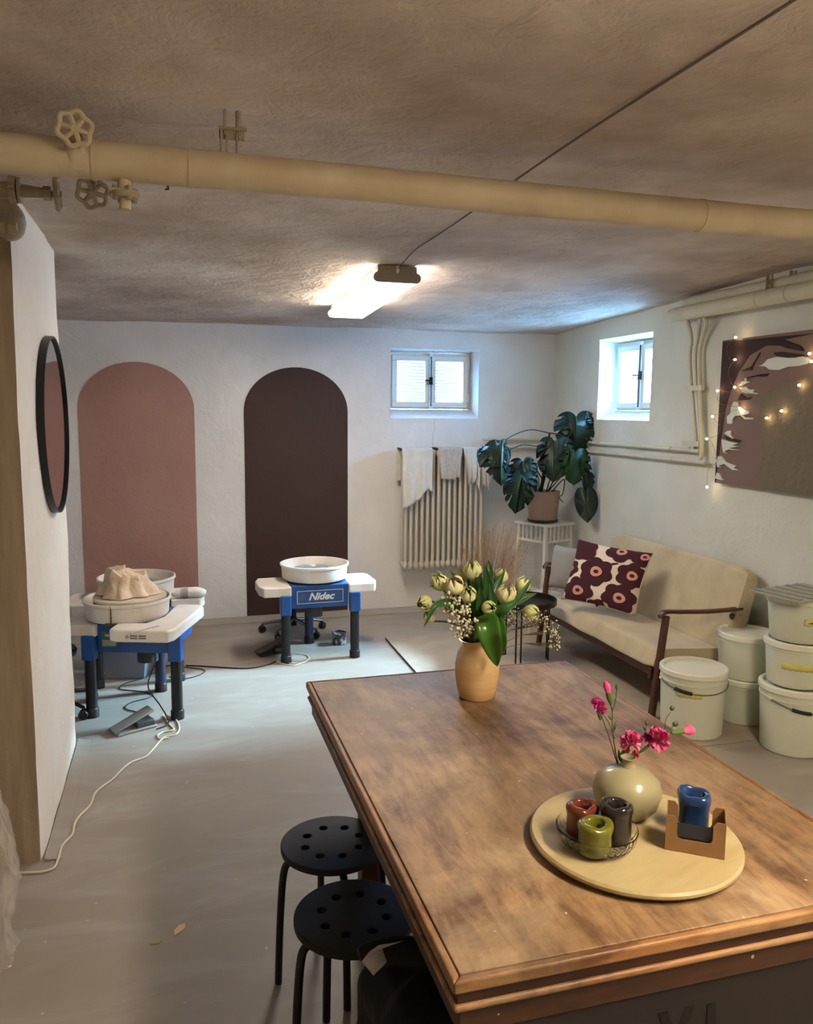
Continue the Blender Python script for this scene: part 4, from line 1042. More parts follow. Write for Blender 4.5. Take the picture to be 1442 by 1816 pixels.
def heap(u, v):
    a = u*2*math.pi; r = v
    R = .122*(1+.16*math.cos(2*a+.6)+.16*math.sin(3*a+1)+.05*math.sin(7*a))
    fold = .5+.5*math.sin(a*5+1.6*math.sin(a*2+1))+.5*fnoise((math.cos(a)*3, math.sin(a)*3, 2), 1)
    h = .130*max(0, 1-max(0, (r-.45)/.55)**1.0)+.008*math.cos(r*9) if r < .97 else .0
    rr = R*(.55*min(1, r/.45)+.45*max(0, (r-.45)/.55)**1.6)
    rr *= 1+.24*fold*min(1, r*1.6)*(1-.3*r)
    p = Vector((rr*math.cos(a), rr*math.sin(a)*.85, max(.0, h)+.003))
    p.z *= 1+.16*math.cos(a-2.4)*(r < .97); p.z += .022*fnoise((math.cos(a)*2, math.sin(a)*2, r*4), 1.2)*min(1, r*2)*(r < .97); p += Vector((.014*fnoise((p.x, p.y, p.z), 14), .014*fnoise((p.x, p.y, p.z), 14, 3), 0))
    return p
sheet(bm, heap, 96, 26); bmesh.ops.remove_doubles(bm, verts=bm.verts, dist=1e-4)
tag(obj('cloth_heap', bm, CLO, loc=(pc.x-.005, pc.y-.02, .616), solid=.003, sharp=180), 'beige clay cloth crumpled into a heap on the near wheel', 'cloth')
# rolled towel on the right table of the wheel behind
bm = B(); q0 = PY(263, 1048, 4.82); q1 = PY(318, 1030, 4.82)
pts = [(0, 0, .018), (.05, 0, .022), (.11, .01, .028), (.17, .01, .026), (.205, .02, .018)]
tube(bm, pts, [.012, .022, .030, .032, .022], 20, smooth=0)
for v in bm.verts: v.co += Vector((0, .006*fnoise(v.co, 30), .006*fnoise(v.co, 25, 2)))
bm2 = bm
tw = tag(obj('rolled_cloth', bm2, mat('striped_white_cloth', (222, 218, 212), .9, bump=.4, bscale=60), loc=(-.04, 4.83, .498), rot=(0, 0, R_(-5)), subd=1), 'white rolled cloth with dark stripes on the wheel behind', 'cloth')
bm = B()
for k in range(5): x = .062+k*.009; lathe(bm, [(.0255+k*.001, -.0012), (.0285+k*.001, 0), (.0255+k*.001, .0012)], 20, T=Matrix.Translation((x, .003, .024)) @ Matrix.Rotation(R_(90), 4, 'Y'))
obj('stripe', bm, INK, tw)

# foot pedals
def pedal(loc, rz, label, m):
    t = thing('foot_pedal', label, 'pedal', loc, rz)
    bm = B(); box(bm, -.045, .045, -.10, .10, 0, .014); obj('base', bm, m, t, bevel=.004)
    bm = B(); box(bm, -.038, .038, 0.0, .09, .014, .042); obj('gearbox', bm, mat('dark_pedal_box', (70, 68, 68), .5), t, bevel=.004)
    bm = B(); poly(bm, [(-.042, -.115, .016), (-.042, .085, .085), (-.042, .085, .095), (-.042, -.115, .024)], (.084, 0, 0)); obj('tread', bm, m, t, bevel=.003)
    return t
pa = atz(235, 1298, 0.0)
pedal((pa.x+.01, pa.y+.03, .001), R_(-65), 'grey foot pedal on the floor below the near wheel', mat('worn_grey_pedal', (150, 148, 144), .4, .3))
pb = atz(485, 1160, 0)
pedal((pb.x, pb.y+.02, .001), R_(-75), 'black foot pedal on the floor left of the wheel by the brown arch', mat('black_pedal', (44, 42, 42), .5))

# grey tub under the wheels, paint can
bm = B(); c = atz(222, 1200, 0); 
T_ = Matrix.Translation((c.x+.02, c.y+.03, .001)) @ Matrix.Rotation(R_(-12), 4, 'Z')
v0 = [(-.11, -.08, 0), (.11, -.08, 0), (.11, .08, 0), (-.11, .08, 0)]; v1 = [(-.135, -.10, .20), (.135, -.10, .20), (.135, .10, .20), (-.135, .10, .20)]
v2 = [(-.128, -.093, .20), (.128, -.093, .20), (.128, .093, .20), (-.128, .093, .20)]; v3 = [(-.105, -.075, .006), (.105, -.075, .006), (.105, .075, .006), (-.105, .075, .006)]
rg = [[bm.verts.new(T_ @ Vector(p)) for p in q] for q in (v0, v1, v2, v3)]
for a, b_ in zip(rg, rg[1:]):
    for i in range(4): bm.faces.new((a[i], a[(i+1) % 4], b_[(i+1) % 4], b_[i]))
bm.faces.new(rg[0]); bm.faces.new(rg[3])
tag(obj('storage_tub', bm, mat('grey_blue_plastic', (150, 156, 172), .45), bevel=.006), 'grey plastic tub on the floor under the wheel table', 'tub')
c = atz(603, 1143, 0)
t = thing('small_tin', 'small paint-splashed tin on the floor under the wheel by the brown arch', 'tin', (c.x, c.y+.02, .001))
bm = B(); lathe(bm, [(0, 0), (.046, 0), (.046, .075), (.05, .078), (.05, .084), (.043, .084), (.043, .076), (0, .074)], 32); obj('can', bm, mat('splashed_tin', (70, 70, 74), .4, .4, col2=(200, 200, 200), nscale=22, lo=.5, hi=.56), t)

# office stool bases behind wheels
CHR = mat('chromed_steel', (150, 150, 152), .22, 1.0)
def stool_base(loc, rz, label, m, seat=True):
    t = thing('swivel_stool', label, 'stool', loc, rz)
    bm = B(); tube(bm, [(0, 0, .06), (0, 0, .30)], [.022, .016], 16); obj('column', bm, BLK, t)
    for k in range(5):
        a = 2*math.pi*k/5; c, s = math.cos(a), math.sin(a)
        bm = B(); tube(bm, [(c*.02, s*.02, .10), (c*.12, s*.12, .085), (c*.23, s*.23, .062)], [.014, .009], 10); lg = obj('arm', bm, m, t)
        bm = B(); Tc = Matrix.Translation((c*.23, s*.23, .026)) @ Matrix.Rotation(a+.6, 4, 'Z') @ Matrix.Rotation(R_(90), 4, 'X')
        for dz in (-.012, .012): lathe(bm, [(0, dz-.008), (.022, dz-.008), (.025, dz-.004), (.025, dz+.004), (.022, dz+.008), (0, dz+.008)], 18, T=Tc)
        tube(bm, [(c*.23, s*.23, .065), (c*.23, s*.23, .04)], .008, 8); obj('caster', bm, BLK, lg)
    bm = B(); lathe(bm, [(0, .300), (.11, .300), (.135, .31), (.14, .33), (.13, .345), (0, .35)], 32); obj('seat', bm, mat('black_vinyl', (26, 26, 28), .5), t)
    return t
stool_base((.80, 5.66, 0), .3, 'low swivel stool with chrome star base behind the wheel by the brown arch', CHR)
stool_base((-.66, 4.46, 0), .55, 'low black swivel stool half hidden behind the white pier', BLK)

# ------------------------------------------------------------------ cables on the floor
CREAM = mat('cream_cable', (212, 202, 178), .5); BLKC = mat('black_cable', (24, 22, 24), .5)
def fcable(name, pxs, r, m, label, z=None, lift=0.0):
    pts = [atz(x, y, r+.001) for x, y in pxs]
    bm = B(); tube(bm, pts, r, 8, smooth=6); return tag(obj(name, bm, m), label, 'cable')
fcable('extension_cable', [(26, 1548), (60, 1547), (78, 1545), (96, 1538), (104, 1520), (110, 1500), (128, 1480), (132, 1462), (142, 1446), (160, 1428), (168, 1408), (180, 1396), (200, 1382), (215, 1366), (232, 1352), (258, 1342), (270, 1330), (284, 1314), (294, 1306)], .0045, CREAM,
       'long cream cable snaking from the pier corner to the near wheel')
fcable('coiled_cable', [(294, 1306), (312, 1302), (318, 1290), (310, 1274), (290, 1268), (300, 1284), (308, 1294), (290, 1298), (280, 1304), (284, 1310), (300, 1308)], .0042, CREAM, 'loop of cream cable around the near wheel leg')
fcable('power_cable', [(268, 1290), (262, 1268), (240, 1262), (222, 1256), (232, 1246), (262, 1238), (272, 1232)], .003, BLKC, 'thin black cable looped under the near wheel')
fcable('power_cable', [(272, 1232), (250, 1226), (212, 1222), (222, 1212), (250, 1204), (275, 1192), (300, 1180), (335, 1184), (362, 1188), (356, 1196), (330, 1203), (300, 1200)], .003, BLKC, 'black cable loop on the floor right of the near wheel')
fcable('power_cable', [(330, 1180), (370, 1182), (420, 1185), (450, 1184), (478, 1178), (490, 1172)], .004, BLKC, 'black cable along the floor between the wheels')
fcable('coiled_cable', [(488, 1172), (510, 1176), (535, 1176), (548, 1168), (540, 1160), (515, 1158), (500, 1150), (505, 1160), (520, 1172), (498, 1170), (492, 1174), (520, 1180), (540, 1174)], .0035, CREAM, 'loop of cream cable at the leg of the wheel by the brown arch')
fcable('coiled_cable', [(186, 1204), (200, 1188), (203, 1178), (195, 1172), (180, 1172), (178, 1186), (190, 1196), (205, 1190), (202, 1176)], .003, CREAM, 'small coil of thin cable on the floor beside the grey tub')
bm = B(); pts = [Vector((-.14, 4.30, .38)), Vector((-.12, 4.26, .30)), Vector((-.16, 4.22, .18)), Vector((-.10, 4.18, .08)), Vector((-.06, 4.12, .01)), Vector((-.12, 4.06, .006))]
tube(bm, pts, .0035, 8, smooth=6); tag(obj('power_cable', bm, BLKC), 'black cable hanging down from the body of the near wheel', 'cable')
bm = B(); pts = [PY(345, 1044, 4.86), PY(358, 1052, 4.86), PY(362, 1065, 4.88), PY(356, 1085, 4.92), PY(340, 1110, 4.98), PY(330, 1125, 5.02)]
tube(bm, pts, .0022, 6, smooth=6); tag(obj('power_cable', bm, mat('grey_cable', (120, 116, 110), .5)), 'thin cable hanging off the white table of the wheel behind', 'cable')

# ------------------------------------------------------------------ wooden work table
TX0, TX1, TY0, TY1, TZ = .382, 1.287, 1.043, 2.447, .75
TTOP = table_material('worn_clay_dusted_wood', (118, 88, 60), (162, 128, 92), (194, 170, 136), .46, 'y')
TEDGE = table_material('worn_edge_wood', (116, 74, 42), (164, 116, 70), (186, 154, 116), .42, 'y')
TEDX = table_material('worn_front_edge_wood', (116, 74, 42), (170, 120, 72), (190, 158, 116), .42, 'x')
TBASE = table_material('brown_apron_wood', (62, 34, 18), (78, 44, 24), (72, 46, 28), .45, 'x')
t = thing('work_table', 'large worn brown wooden work table with moulded edge in the foreground', 'table', ((TX0+TX1)/2, (TY0+TY1)/2, 0))
hx, hy = (TX1-TX0)/2, (TY1-TY0)/2
e = .016
bm = B(); box(bm, -hx+e, hx-e, -hy+e, hy-e, TZ-.022, TZ-.0008); obj('tabletop', bm, TTOP, t, bevel=.0015)
for k, (a, b_) in enumerate((((-hx, -hy), (-hx, hy)), ((hx, -hy), (hx, hy)))):
    s = -1 if k == 0 else 1; bm = B()   # edging, mitred
    poly(bm, [(s*hx, -hy, TZ-.024), (s*hx, hy, TZ-.024), (s*(hx-e+.0012), hy-e+.0012, TZ-.024), (s*(hx-e+.0012), -hy+e-.0012, TZ-.024)], (0, 0, .0235))
    obj('edge_strip', bm, TEDGE, t, bevel=.005, seg=3)
for s in (-1, 1):
    bm = B()
    poly(bm, [(-hx, s*hy, TZ-.024), (hx, s*hy, TZ-.024), (hx-e+.0012, s*(hy-e+.0012), TZ-.024), (-hx+e-.0012, s*(hy-e+.0012), TZ-.024)], (0, 0, .0235))
    obj('edge_strip', bm, TEDX, t, bevel=.005, seg=3)
i = .010
bm = B(); box(bm, -hx+i, hx-i, -hy+i, hy-i, TZ-.050, TZ-.0245); obj('sub_top', bm, TBASE, t, bevel=.002)
bm = B()
q = .0; ring = [(-hx+i-q, -hy+i-q), (hx-i+q, -hy+i-q), (hx-i+q, hy-i+q), (-hx+i-q, hy-i+q)]
for k in range(4):
    a, b_ = ring[k], ring[(k+1) % 4]; tube(bm, [(a[0], a[1], TZ-.052), (b_[0], b_[1], TZ-.052)], .0065, 10)
for a in ring: sphere(bm, (a[0], a[1], TZ-.052), .0065)
obj('moulding', bm, TEDX, t)
i = .016
bm = B()
for (a, b_, c, d) in ((-hx+i, hx-i, -hy+i, -hy+i+.02), (-hx+i, hx-i, hy-i-.02, hy-i), (-hx+i, -hx+i+.02, -hy+i+.02, hy-i-.02), (hx-i-.02, hx-i, -hy+i+.02, hy-i-.02)):
    box(bm, a, b_, c, d, TZ-.105, TZ-.053)
obj('apron', bm, TBASE, t, bevel=.002)
for sx in (-1, 1):
    for s2 in (-1, 1):
        bm = B(); x = sx*(hx-.16); y = s2*(hy-(.075 if s2 < 0 else .20)); poly(bm, [(x-.03, y-.03, TZ-.10), (x+.03, y-.03, TZ-.10), (x+.03, y+.03, TZ-.10), (x-.03, y+.03, TZ-.10)], (0, 0, -(TZ-.10)))
        obj('leg', bm, TBASE, t, bevel=.004)
bm = B(); box(bm, -hx+.20, hx-.2, -hy+.12, hy-.24, .10, .12); obj('lower_shelf', bm, TBASE, t)
bm = B(); box(bm, -hx+.03, hx-.03, -hy+.022, -hy+.036, .36, TZ-.1055); fp = obj('front_board', bm, mat('dark_stained_board', (40, 32, 30), .65, col2=(32, 25, 22), nscale=6), t)
fp['label'] = 'dark board with black stencilled letters'
for ch_, px_, py_ in (('V', 1200, 1796), ('J', 1262, 1786)):
    q_ = aty(px_, py_, TY0+.0215)-Vector(t.location)
    text_obj(ch_, .10, mat('black_stencil', (8, 7, 7), .6), fp, Matrix.Translation((q_.x, -hy+.0215, q_.z-.036)) @ Matrix.Rotation(R_(90), 4, 'X'), 0, .004, name='stencil')

# ------------------------------------------------------------------ perforated black stools, jacket
SB = mat('black_stool_plastic', (10, 10, 12), .62, bump=.1, bscale=200); SBL = mat('black_stool_steel', (14, 14, 15), .4)
def make_stool(loc, rz, label, group=None):
    t = thing('stool', label, 'stool', loc, rz, group)
    Rr, zs = .145, .398
    c = bpy.data.curves.new('s', 'CURVE'); c.dimensions = '2D'; c.fill_mode = 'BOTH'; c.extrude = .006; c.bevel_depth = .003; c.bevel_resolution = 2
    def circ(cx, cy_, r, n):
        s = c.splines.new('POLY'); s.points.add(n-1); s.use_cyclic_u = True
        for k in range(n): a = 2*math.pi*k/n; s.points[k].co = (cx+r*math.cos(a), cy_+r*math.sin(a), 0, 1)
    circ(0, 0, Rr-.003, 72)
    for k in range(8): a = 2*math.pi*k/8+.1; circ(.080*math.cos(a), .080*math.sin(a), .0145, 20)
    tmp = bpy.data.objects.new('s', c); COL.objects.link(tmp)
    me = bpy.data.meshes.new_from_object(tmp.evaluated_get(bpy.context.evaluated_depsgraph_get())); bpy.data.objects.remove(tmp)
    bm = bmesh.new(); bm.from_mesh(me)
    for v in bm.verts: v.co.z += zs-.009
    obj('seat', bm, SB, t)
    for k in range(4):
        a = math.pi/4+k*math.pi/2; cc_, ss = math.cos(a), math.sin(a)
        bm = B(); tube(bm, [(cc_*.03, ss*.03, zs-.025), (cc_*.09, ss*.09, zs-.026), (cc_*.125, ss*.125, zs-.04), (cc_*.140, ss*.140, zs-.075), (cc_*.150, ss*.150, .2), (cc_*.158, ss*.158, .004)], .0105, 12, smooth=5)
        obj('leg', bm, SBL, t)
    bm = B(); disc(bm, .06, zs-.036, zs-.0155, 24); obj('hub', bm, SBL, t)
    return t
s1 = atz(590, 1492, .398)
s2 = atz(628, 1620, .398)
print('stools', s1, s2)
st0 = make_stool((s1.x, s1.y, 0), R_(48), 'black round perforated stool, farther one tucked at the table side', 'black perforated stools at the table')
st1 = dup(st0, (s2.x, s2.y, 0), R_(60), 'black round perforated stool between the farther stool and the black jacket', 'black perforated stools at the table')
s3 = Vector((s2.x+.115, s2.y-.325, 0))
st2 = dup(st0, (s3.x, s3.y, 0), R_(40), 'black stool nearest the viewer, buried under the black jacket', 'black perforated stools at the table')
JK = mat('black_jacket_fabric', (13, 13, 15), .85, bump=.5, bscale=40)
t = thing('jacket', 'black jacket with pale care label heaped over the nearest stool', 'jacket', (s3.x+.0, s3.y, .40))
bm = B()
def jk(u, v):
    a = u*2*math.pi; th = v*math.pi*.93
    r = .165*math.sin(min(th, math.pi*.55))**.7 if th < math.pi*.55 else .165*(1+.10*(th-math.pi*.55))
    z = .085*math.cos(th) if th < math.pi*.5 else -.24*((th-math.pi*.5)/(math.pi*.43))
    k = 1+.07*math.sin(3*a+1)+.05*math.sin(7*a+3*v)+.05*fnoise((math.cos(a)*2, math.sin(a)*2, v*4), 1.2)
    return Vector((r*k*math.cos(a), r*k*math.sin(a), z+.02*fnoise((math.cos(a)*2, math.sin(a)*2, 3+v*3), 1.4)))
sheet(bm, jk, 72, 40); bmesh.ops.remove_doubles(bm, verts=bm.verts, dist=1e-4); obj('body', bm, JK, t, solid=.004, sharp=180)
o_ = t.location
k0 = aty(636, 1692, s3.y+.02)-o_
bm = B(); tube(bm, [k0+Vector((.14, -.03, -.01)), k0+Vector((.07, -.01, 0.002)), k0+Vector((.02, 0, 0)), k0], [.035, .028, .022, .012], 14, smooth=3); obj('sleeve', bm, JK, t)
LBL = mat('white_care_label', (176, 172, 168), .7)
bm = B(); L0 = [aty(*p, s3.y-.06)-o_ for p in ((642, 1705), (662, 1730), (686, 1706), (678, 1682), (655, 1688))]
bm.faces.new([bm.verts.new(p) for p in L0]); L1 = [aty(*p, s3.y-.08)-o_ for p in ((655, 1688), (678, 1682), (716, 1668), (700, 1672), (672, 1676))]
bm.faces.new([bm.verts.new(p) for p in L1]); cl_ = obj('care_label', bm, LBL, t, solid=.001); cl_['label'] = 'pale printed care label'

# ------------------------------------------------------------------ jug with bouquet
JX, JY = .857, 2.18
t = thing('jug', 'ochre glazed stoneware jug standing at the far end of the work table', 'jug', (JX, JY, TZ))
JUG = mat('ochre_glaze', (206, 168, 116), .2, col2=(216, 182, 132), nscale=4, stretch=(.6, .6, 9), coat=.4)
def jf(p, a):
    # pouring lip, lowered towards the camera's left
    if p.z > .150:
        k = (p.z-.150)/.045; c = math.cos(a-R_(215))
        p.z += .014*k*(-c); 
        if c > .6: p.x += .012*k*(c-.6)/.4*math.cos(a); p.y += .012*k*(c-.6)/.4*math.sin(a)
    return p
bm = B(); lathe(bm, [(0, 0), (.050, 0), (.055, .004), (.062, .035), (.067, .075), (.067, .10), (.060, .135), (.048, .158), (.046, .172), (.050, .188), (.053, .194), (.050, .195), (.045, .185), (.041, .17), (.044, .155), (.054, .12), (.057, .08), (.052, .03), (.045, .008), (0, .008)], 64, fn=jf)
obj('body', bm, JUG, t)
JT = Vector((JX, JY, TZ+.17))
TUL = mat('green_white_tulip', (232, 230, 176), .55, col2=(182, 196, 104), nscale=22, lo=.42, hi=.66, sub=.15)
TULC = mat('cream_tulip', (242, 234, 190), .55, col2=(206, 206, 130), nscale=20, lo=.5, hi=.72, sub=.15)
TST = mat('tulip_stem', (78, 110, 50), .5); TLF = mat('tulip_leaf', (40, 78, 34), .4, col2=(60, 102, 46), nscale=6)
def bloom(c, axis, size, m, parent, seed, open_=.3):
    rd = random.Random(seed); ax = Vector(axis).normalized(); a = ax.orthogonal().normalized(); b_ = ax.cross(a); bm = B()
    for layer, (n, sc_, op) in enumerate(((6, 1.0, open_), (6, .82, open_*.5), (4, .6, 0))):
        for k in range(n):
            ph = 2*math.pi*k/n+layer*.5+rd.uniform(-.15, .15); hh = size*sc_*rd.uniform(.92, 1.1)*1.15
            sd = rd.random()*10
            def fn(u, v):
                wv = math.sin(math.pi*(.06+.88*v)**.85)**.75
                ang = ph+(u-.5)*1.25*wv
                R = size*.50*sc_*(math.sin(math.pi*(.05+.87*v))**.75+op*v*v*.6)
                R *= 1+.28*v*fnoise((u*3, v*4, sd), 1.3)
                z = hh*v*(1-.10*abs(u-.5)*2*v)+.08*size*fnoise((u*3, v*3, sd+5), 1.5)*v
                return Vector(c)+ax*(z-size*.5)+(a*math.cos(ang)+b_*math.sin(ang))*R
            sheet(bm, fn, 6, 8)
    return obj('bloom', bm, m, parent, sharp=180)
tulips = [((780, 1034), 2.12, .050, 0), ((807, 1040), 2.08, .052, 1), ((838, 1014), 2.14, .052, 0), ((832, 1056), 2.06, .044, 0), ((754, 1068), 2.10, .042, 0), ((763, 1094), 2.12, .036, 1),
          ((866, 1078), 2.03, .040, 0), ((896, 1056), 2.05, .052, 1), ((925, 1040), 2.16, .044, 0), ((940, 1086), 2.10, .046, 0), ((888, 1024), 2.18, .042, 0), ((820, 1022), 2.18, .040, 0)]
tw_lab = ['tulip at upper left of the bouquet in the ochre jug', 'pale tulip left of centre in the bouquet', 'topmost greenish tulip of the bouquet', 'small greenish tulip above the white filler blossoms',
          'leftmost drooping tulip of the bouquet', 'small pale tulip low at the left of the bouquet', 'pointed half-closed tulip at the front of the bouquet', 'large cream tulip facing front right of the leaves',
          'greenish tulip behind the right side of the bouquet', 'open tulip drooping at lower right of the bouquet', 'greenish tulip behind the upright leaves', 'tulip behind the upper left blooms of the bouquet']
for k, ((px, py), yy, sz, mk) in enumerate(tulips):
    c = PY(px, py, yy); ax = (c-JT); ax.z *= .6 if k not in (4, 9) else .1; ax.normalize()
    if k in (4, 9, 6): ax = (ax+Vector((.5 if k == 6 else 0, -.25, -.2))).normalized()
    else: ax = (ax+Vector((0, 0, .8))).normalized()
    tt = thing('tulip', tw_lab[k], 'flower', JT)
    bloom(c-JT, ax, sz, TULC if mk else TUL, tt, k*3+1, .35 if k in (7, 9) else .15)
    e = c-JT-ax*sz*.5
    root = Vector((.025*math.cos(k*1.3), .025*math.sin(k*1.3), -.12))
    bm = B(); tube(bm, [root, Vector((root.x*.9, root.y*.9, .0)), (e*.55)+Vector((0, 0, .02)), e], [.0035, .0028], 7, smooth=5); obj('stem', bm, TST, tt)
def strap(pts, wid, m, parent, seed=0, name='leaf', side=None, fold=.25):
    P = smoothpts(pts, 5); n = len(P)-1; bm = B()
    def fn(u, v):
        i = min(n-1, int(v*n)); f = v*n-i; p = P[i]*(1-f)+P[i+1]*f; d = (P[min(n, i+1)]-P[max(0, i-1)]).normalized()
        view = (EYE-(p+JT)).normalized() if side is None else Vector(side)
        s = d.cross(view).normalized(); nrm = s.cross(d)
        w_ = wid*math.sin(math.pi*min(1, .10+.90*v)**.9)**.8 if v < 1 else 0
        w_ = max(w_, .0008)
        return p+s*(u-.5)*w_+nrm*(abs(u-.5)*2)**1.5*w_*fold
    sheet(bm, fn, 6, 22); return obj(name, bm, m, parent, solid=.0008, sharp=180)
def jp(px, py, y): return PY(px, py, y)-JT
sheaf = thing('foliage_sheaf', 'upright dark green strap leaves in the middle of the ochre jug bouquet', 'leaves', JT)
for k, (pp, wd) in enumerate((([(0, 0, -.05), jp(850, 1080, 2.12), jp(850, 1035, 2.12), jp(846, 1004, 2.13)], .034), ([(0, 0, -.05), jp(862, 1080, 2.1), jp(866, 1040, 2.08), jp(860, 1000, 2.08)], .036), ([(0, 0, -.05), jp(874, 1085, 2.12), jp(880, 1045, 2.13), jp(896, 1010, 2.16)], .03),
        ([(0, 0, -.05), jp(852, 1090, 2.06), jp(853, 1060, 2.04), jp(850, 1042, 2.03)], .030), ([(0, 0, -.05), jp(868, 1092, 2.05), jp(874, 1065, 2.03), jp(868, 1035, 2.03)], .03), ([(0, 0, -.05), jp(842, 1070, 2.14), jp(836, 1040, 2.16), jp(828, 1010, 2.2)], .026),
        ([(0, 0, -.05), jp(858, 1060, 2.16), jp(868, 1020, 2.18), jp(866, 992, 2.2)], .03), ([(0.0, 0, -.05), jp(880, 1090, 2.05), jp(915, 1066, 2.03), jp(945, 1024, 2.04)], .026), ([(0, 0, -.05), jp(890, 1085, 2.08), jp(925, 1062, 2.1), jp(952, 1052, 2.1)], .026),
        ([(0, 0, -.05), jp(815, 1080, 2.08), jp(775, 1072, 2.03), jp(752, 1112, 2.02)], .024), ([(0, 0, -.05), jp(815, 1070, 2.12), jp(790, 1040, 2.12), jp(762, 1040, 2.1)], .02), ([(0, 0, -.05), jp(830, 1060, 2.08), jp(812, 1030, 2.1), jp(798, 1012, 2.1)], .018))):
    strap(pp, wd, TLF, sheaf, k)
BL = mat('bright_broad_leaf', (58, 104, 30), .3, col2=(70, 120, 38), nscale=5, coat=.2)
o = strap([(0.0, -.01, -.02), jp(862, 1100, 2.03), jp(868, 1125, 1.99), jp(876, 1155, 2.02), jp(882, 1182, 2.05)], .062, BL, None, 3, 'broad_leaf')
o.location = JT; tag(o, 'broad bright green leaf hanging over the front of the ochre jug', 'leaf')
o = strap([(0.02, -.01, -.02), jp(880, 1100, 2.06), jp(888, 1125, 2.03), jp(889, 1150, 2.05), jp(880, 1175, 2.06)], .034, BL, None, 5, 'broad_leaf')
o.location = JT; tag(o, 'narrow folded green leaf behind the broad leaf on the jug', 'leaf')
# gypsophila
GY = mat('tiny_white_blossom', (236, 230, 206), .7, sub=.1); GYS = mat('gypsophila_stem', (92, 84, 52), .6)
def gyps(label, boxes, n, seed, rs=(.0028, .0052)):
    rd = random.Random(seed); t = thing('gypsophila_spray', label, 'flower', JT); bs, bb = B(), B()
    for i in range(n):
        (px, py, rx, ry, y) = boxes[i % len(boxes)]
        a = rd.uniform(0, 6.28); q = math.sqrt(rd.random())
        c = jp(px+rx*q*math.cos(a), py+ry*q*math.sin(a), y+rd.uniform(-.03, .03))
        bmesh.ops.create_icosphere(bb, subdivisions=1, radius=rd.uniform(*rs), matrix=Matrix.Translation(c))
        hub = jp(px, py+ry*.4, y+.01); 
        tube(bs, [hub*.6+c*.4+Vector((0, 0, -.008)), c], .0005, 3, cap=False)
        if i < len(boxes)*8: tube(bs, [Vector((0, 0, -.04)), hub*.6, hub*.6+c*.4+Vector((0, 0, -.008))], .0008, 4, cap=False)
    o = obj('blossoms', bb, GY, t, sharp=180); o['kind'] = 'stuff'; o = obj('twigs', bs, GYS, t); o['kind'] = 'stuff'
gyps('dense white gypsophila filling the left front of the bouquet', [(808, 1075, 26, 16, 2.06), (822, 1098, 28, 20, 2.04), (818, 1118, 22, 14, 2.05), (796, 1062, 14, 12, 2.08)], 230, 5)
gyps('wispy gypsophila trailing to the right of the bouquet', [(905, 1085, 26, 18, 2.1), (945, 1098, 28, 16, 2.08), (975, 1110, 16, 22, 2.08), (984, 1135, 12, 20, 2.06), (900, 1100, 26, 10, 2.12)], 170, 6, (.0016, .0030))
# dried grass
GR = mat('dried_grass', (142, 118, 98), .8, col2=(166, 140, 118), nscale=30)
rd = random.Random(9); bm = B()
for i in range(150):
    f = rd.uniform(-1, 1); q = rd.random(); top = jp(877+f*60+rd.uniform(-6, 6), 918+abs(f)*26+q*60, 2.22+rd.uniform(-.05, .05)); b0 = Vector((.012*f+.01, .02+.01*rd.uniform(-1, 1), -.04)); mid = b0*.5+top*.5+Vector((-.012*f, 0, 0))
    pts = smoothpts([b0, mid, top], 5); tube(bm, pts, [.0010, .0004], 4, cap=False)
    for k in range(8):
        s = pts[-1-(k % 7)] if k < 7 else pts[-3]; s = s.lerp(pts[-2-(k % 6)], rd.random()); dv = Vector((rd.uniform(-1, 1), rd.uniform(-1, 1), rd.uniform(.6, 1.8))).normalized()*rd.uniform(.008, .022)
        tube(bm, [s, s+dv], .0004, 3, cap=False)
o = obj('dried_grass', bm, GR, loc=JT); tag(o, 'fan of wispy dried brown grass standing in the ochre jug', 'dried grass', kind='stuff')

# ------------------------------------------------------------------ round board, small vase, carnations
BXc, BYc = .858, 1.318
bm = B(); lathe(bm, [(0, .002), (.185, .002), (.198, .006), (.204, .012), (.204, .017), (.200, .0215), (0, .022)], 96)
tag(obj('serving_board', bm, mat('pale_maple', (184, 168, 126), .4, col2=(172, 152, 108), nscale=5, stretch=(1, 5, 1), bump=.05), loc=(BXc, BYc, TZ), rot=(0, 0, R_(20))), 'pale round wooden board on the table corner carrying vase and candle holders', 'board')
BZ = TZ+.0225
vc = atz(1097, 1448, BZ); vx, vy = .886, 1.393
t = thing('bud_vase', 'squat sage-grey ceramic vase with narrow neck on the round board', 'vase', (vx, vy, BZ))
bm = B(); lathe(bm, [(0, 0), (.040, 0), (.046, .004), (.062, .022), (.0700, .048), (.066, .072), (.048, .090), (.026, .098), (.015, .102), (.0125, .108), (.0125, .116), (.0165, .122), (.0150, .123), (.0105, .116), (.0105, .108), (.02, .095), (.055, .070), (.058, .045), (.04, .008), (0, .006)], 64)
obj('body', bm, mat('sage_grey_glaze', (160, 152, 118), .28, col2=(146, 138, 104), nscale=7, coat=.3), t)
VT = Vector((vx, vy, BZ+.118))
PNK = [mat('magenta_carnation', (188, 44, 124), .6, col2=(208, 76, 146), nscale=40), mat('pink_carnation', (228, 112, 158), .6, col2=(204, 66, 126), nscale=40)]
CST = mat('carnation_stem', (74, 92, 50), .55)
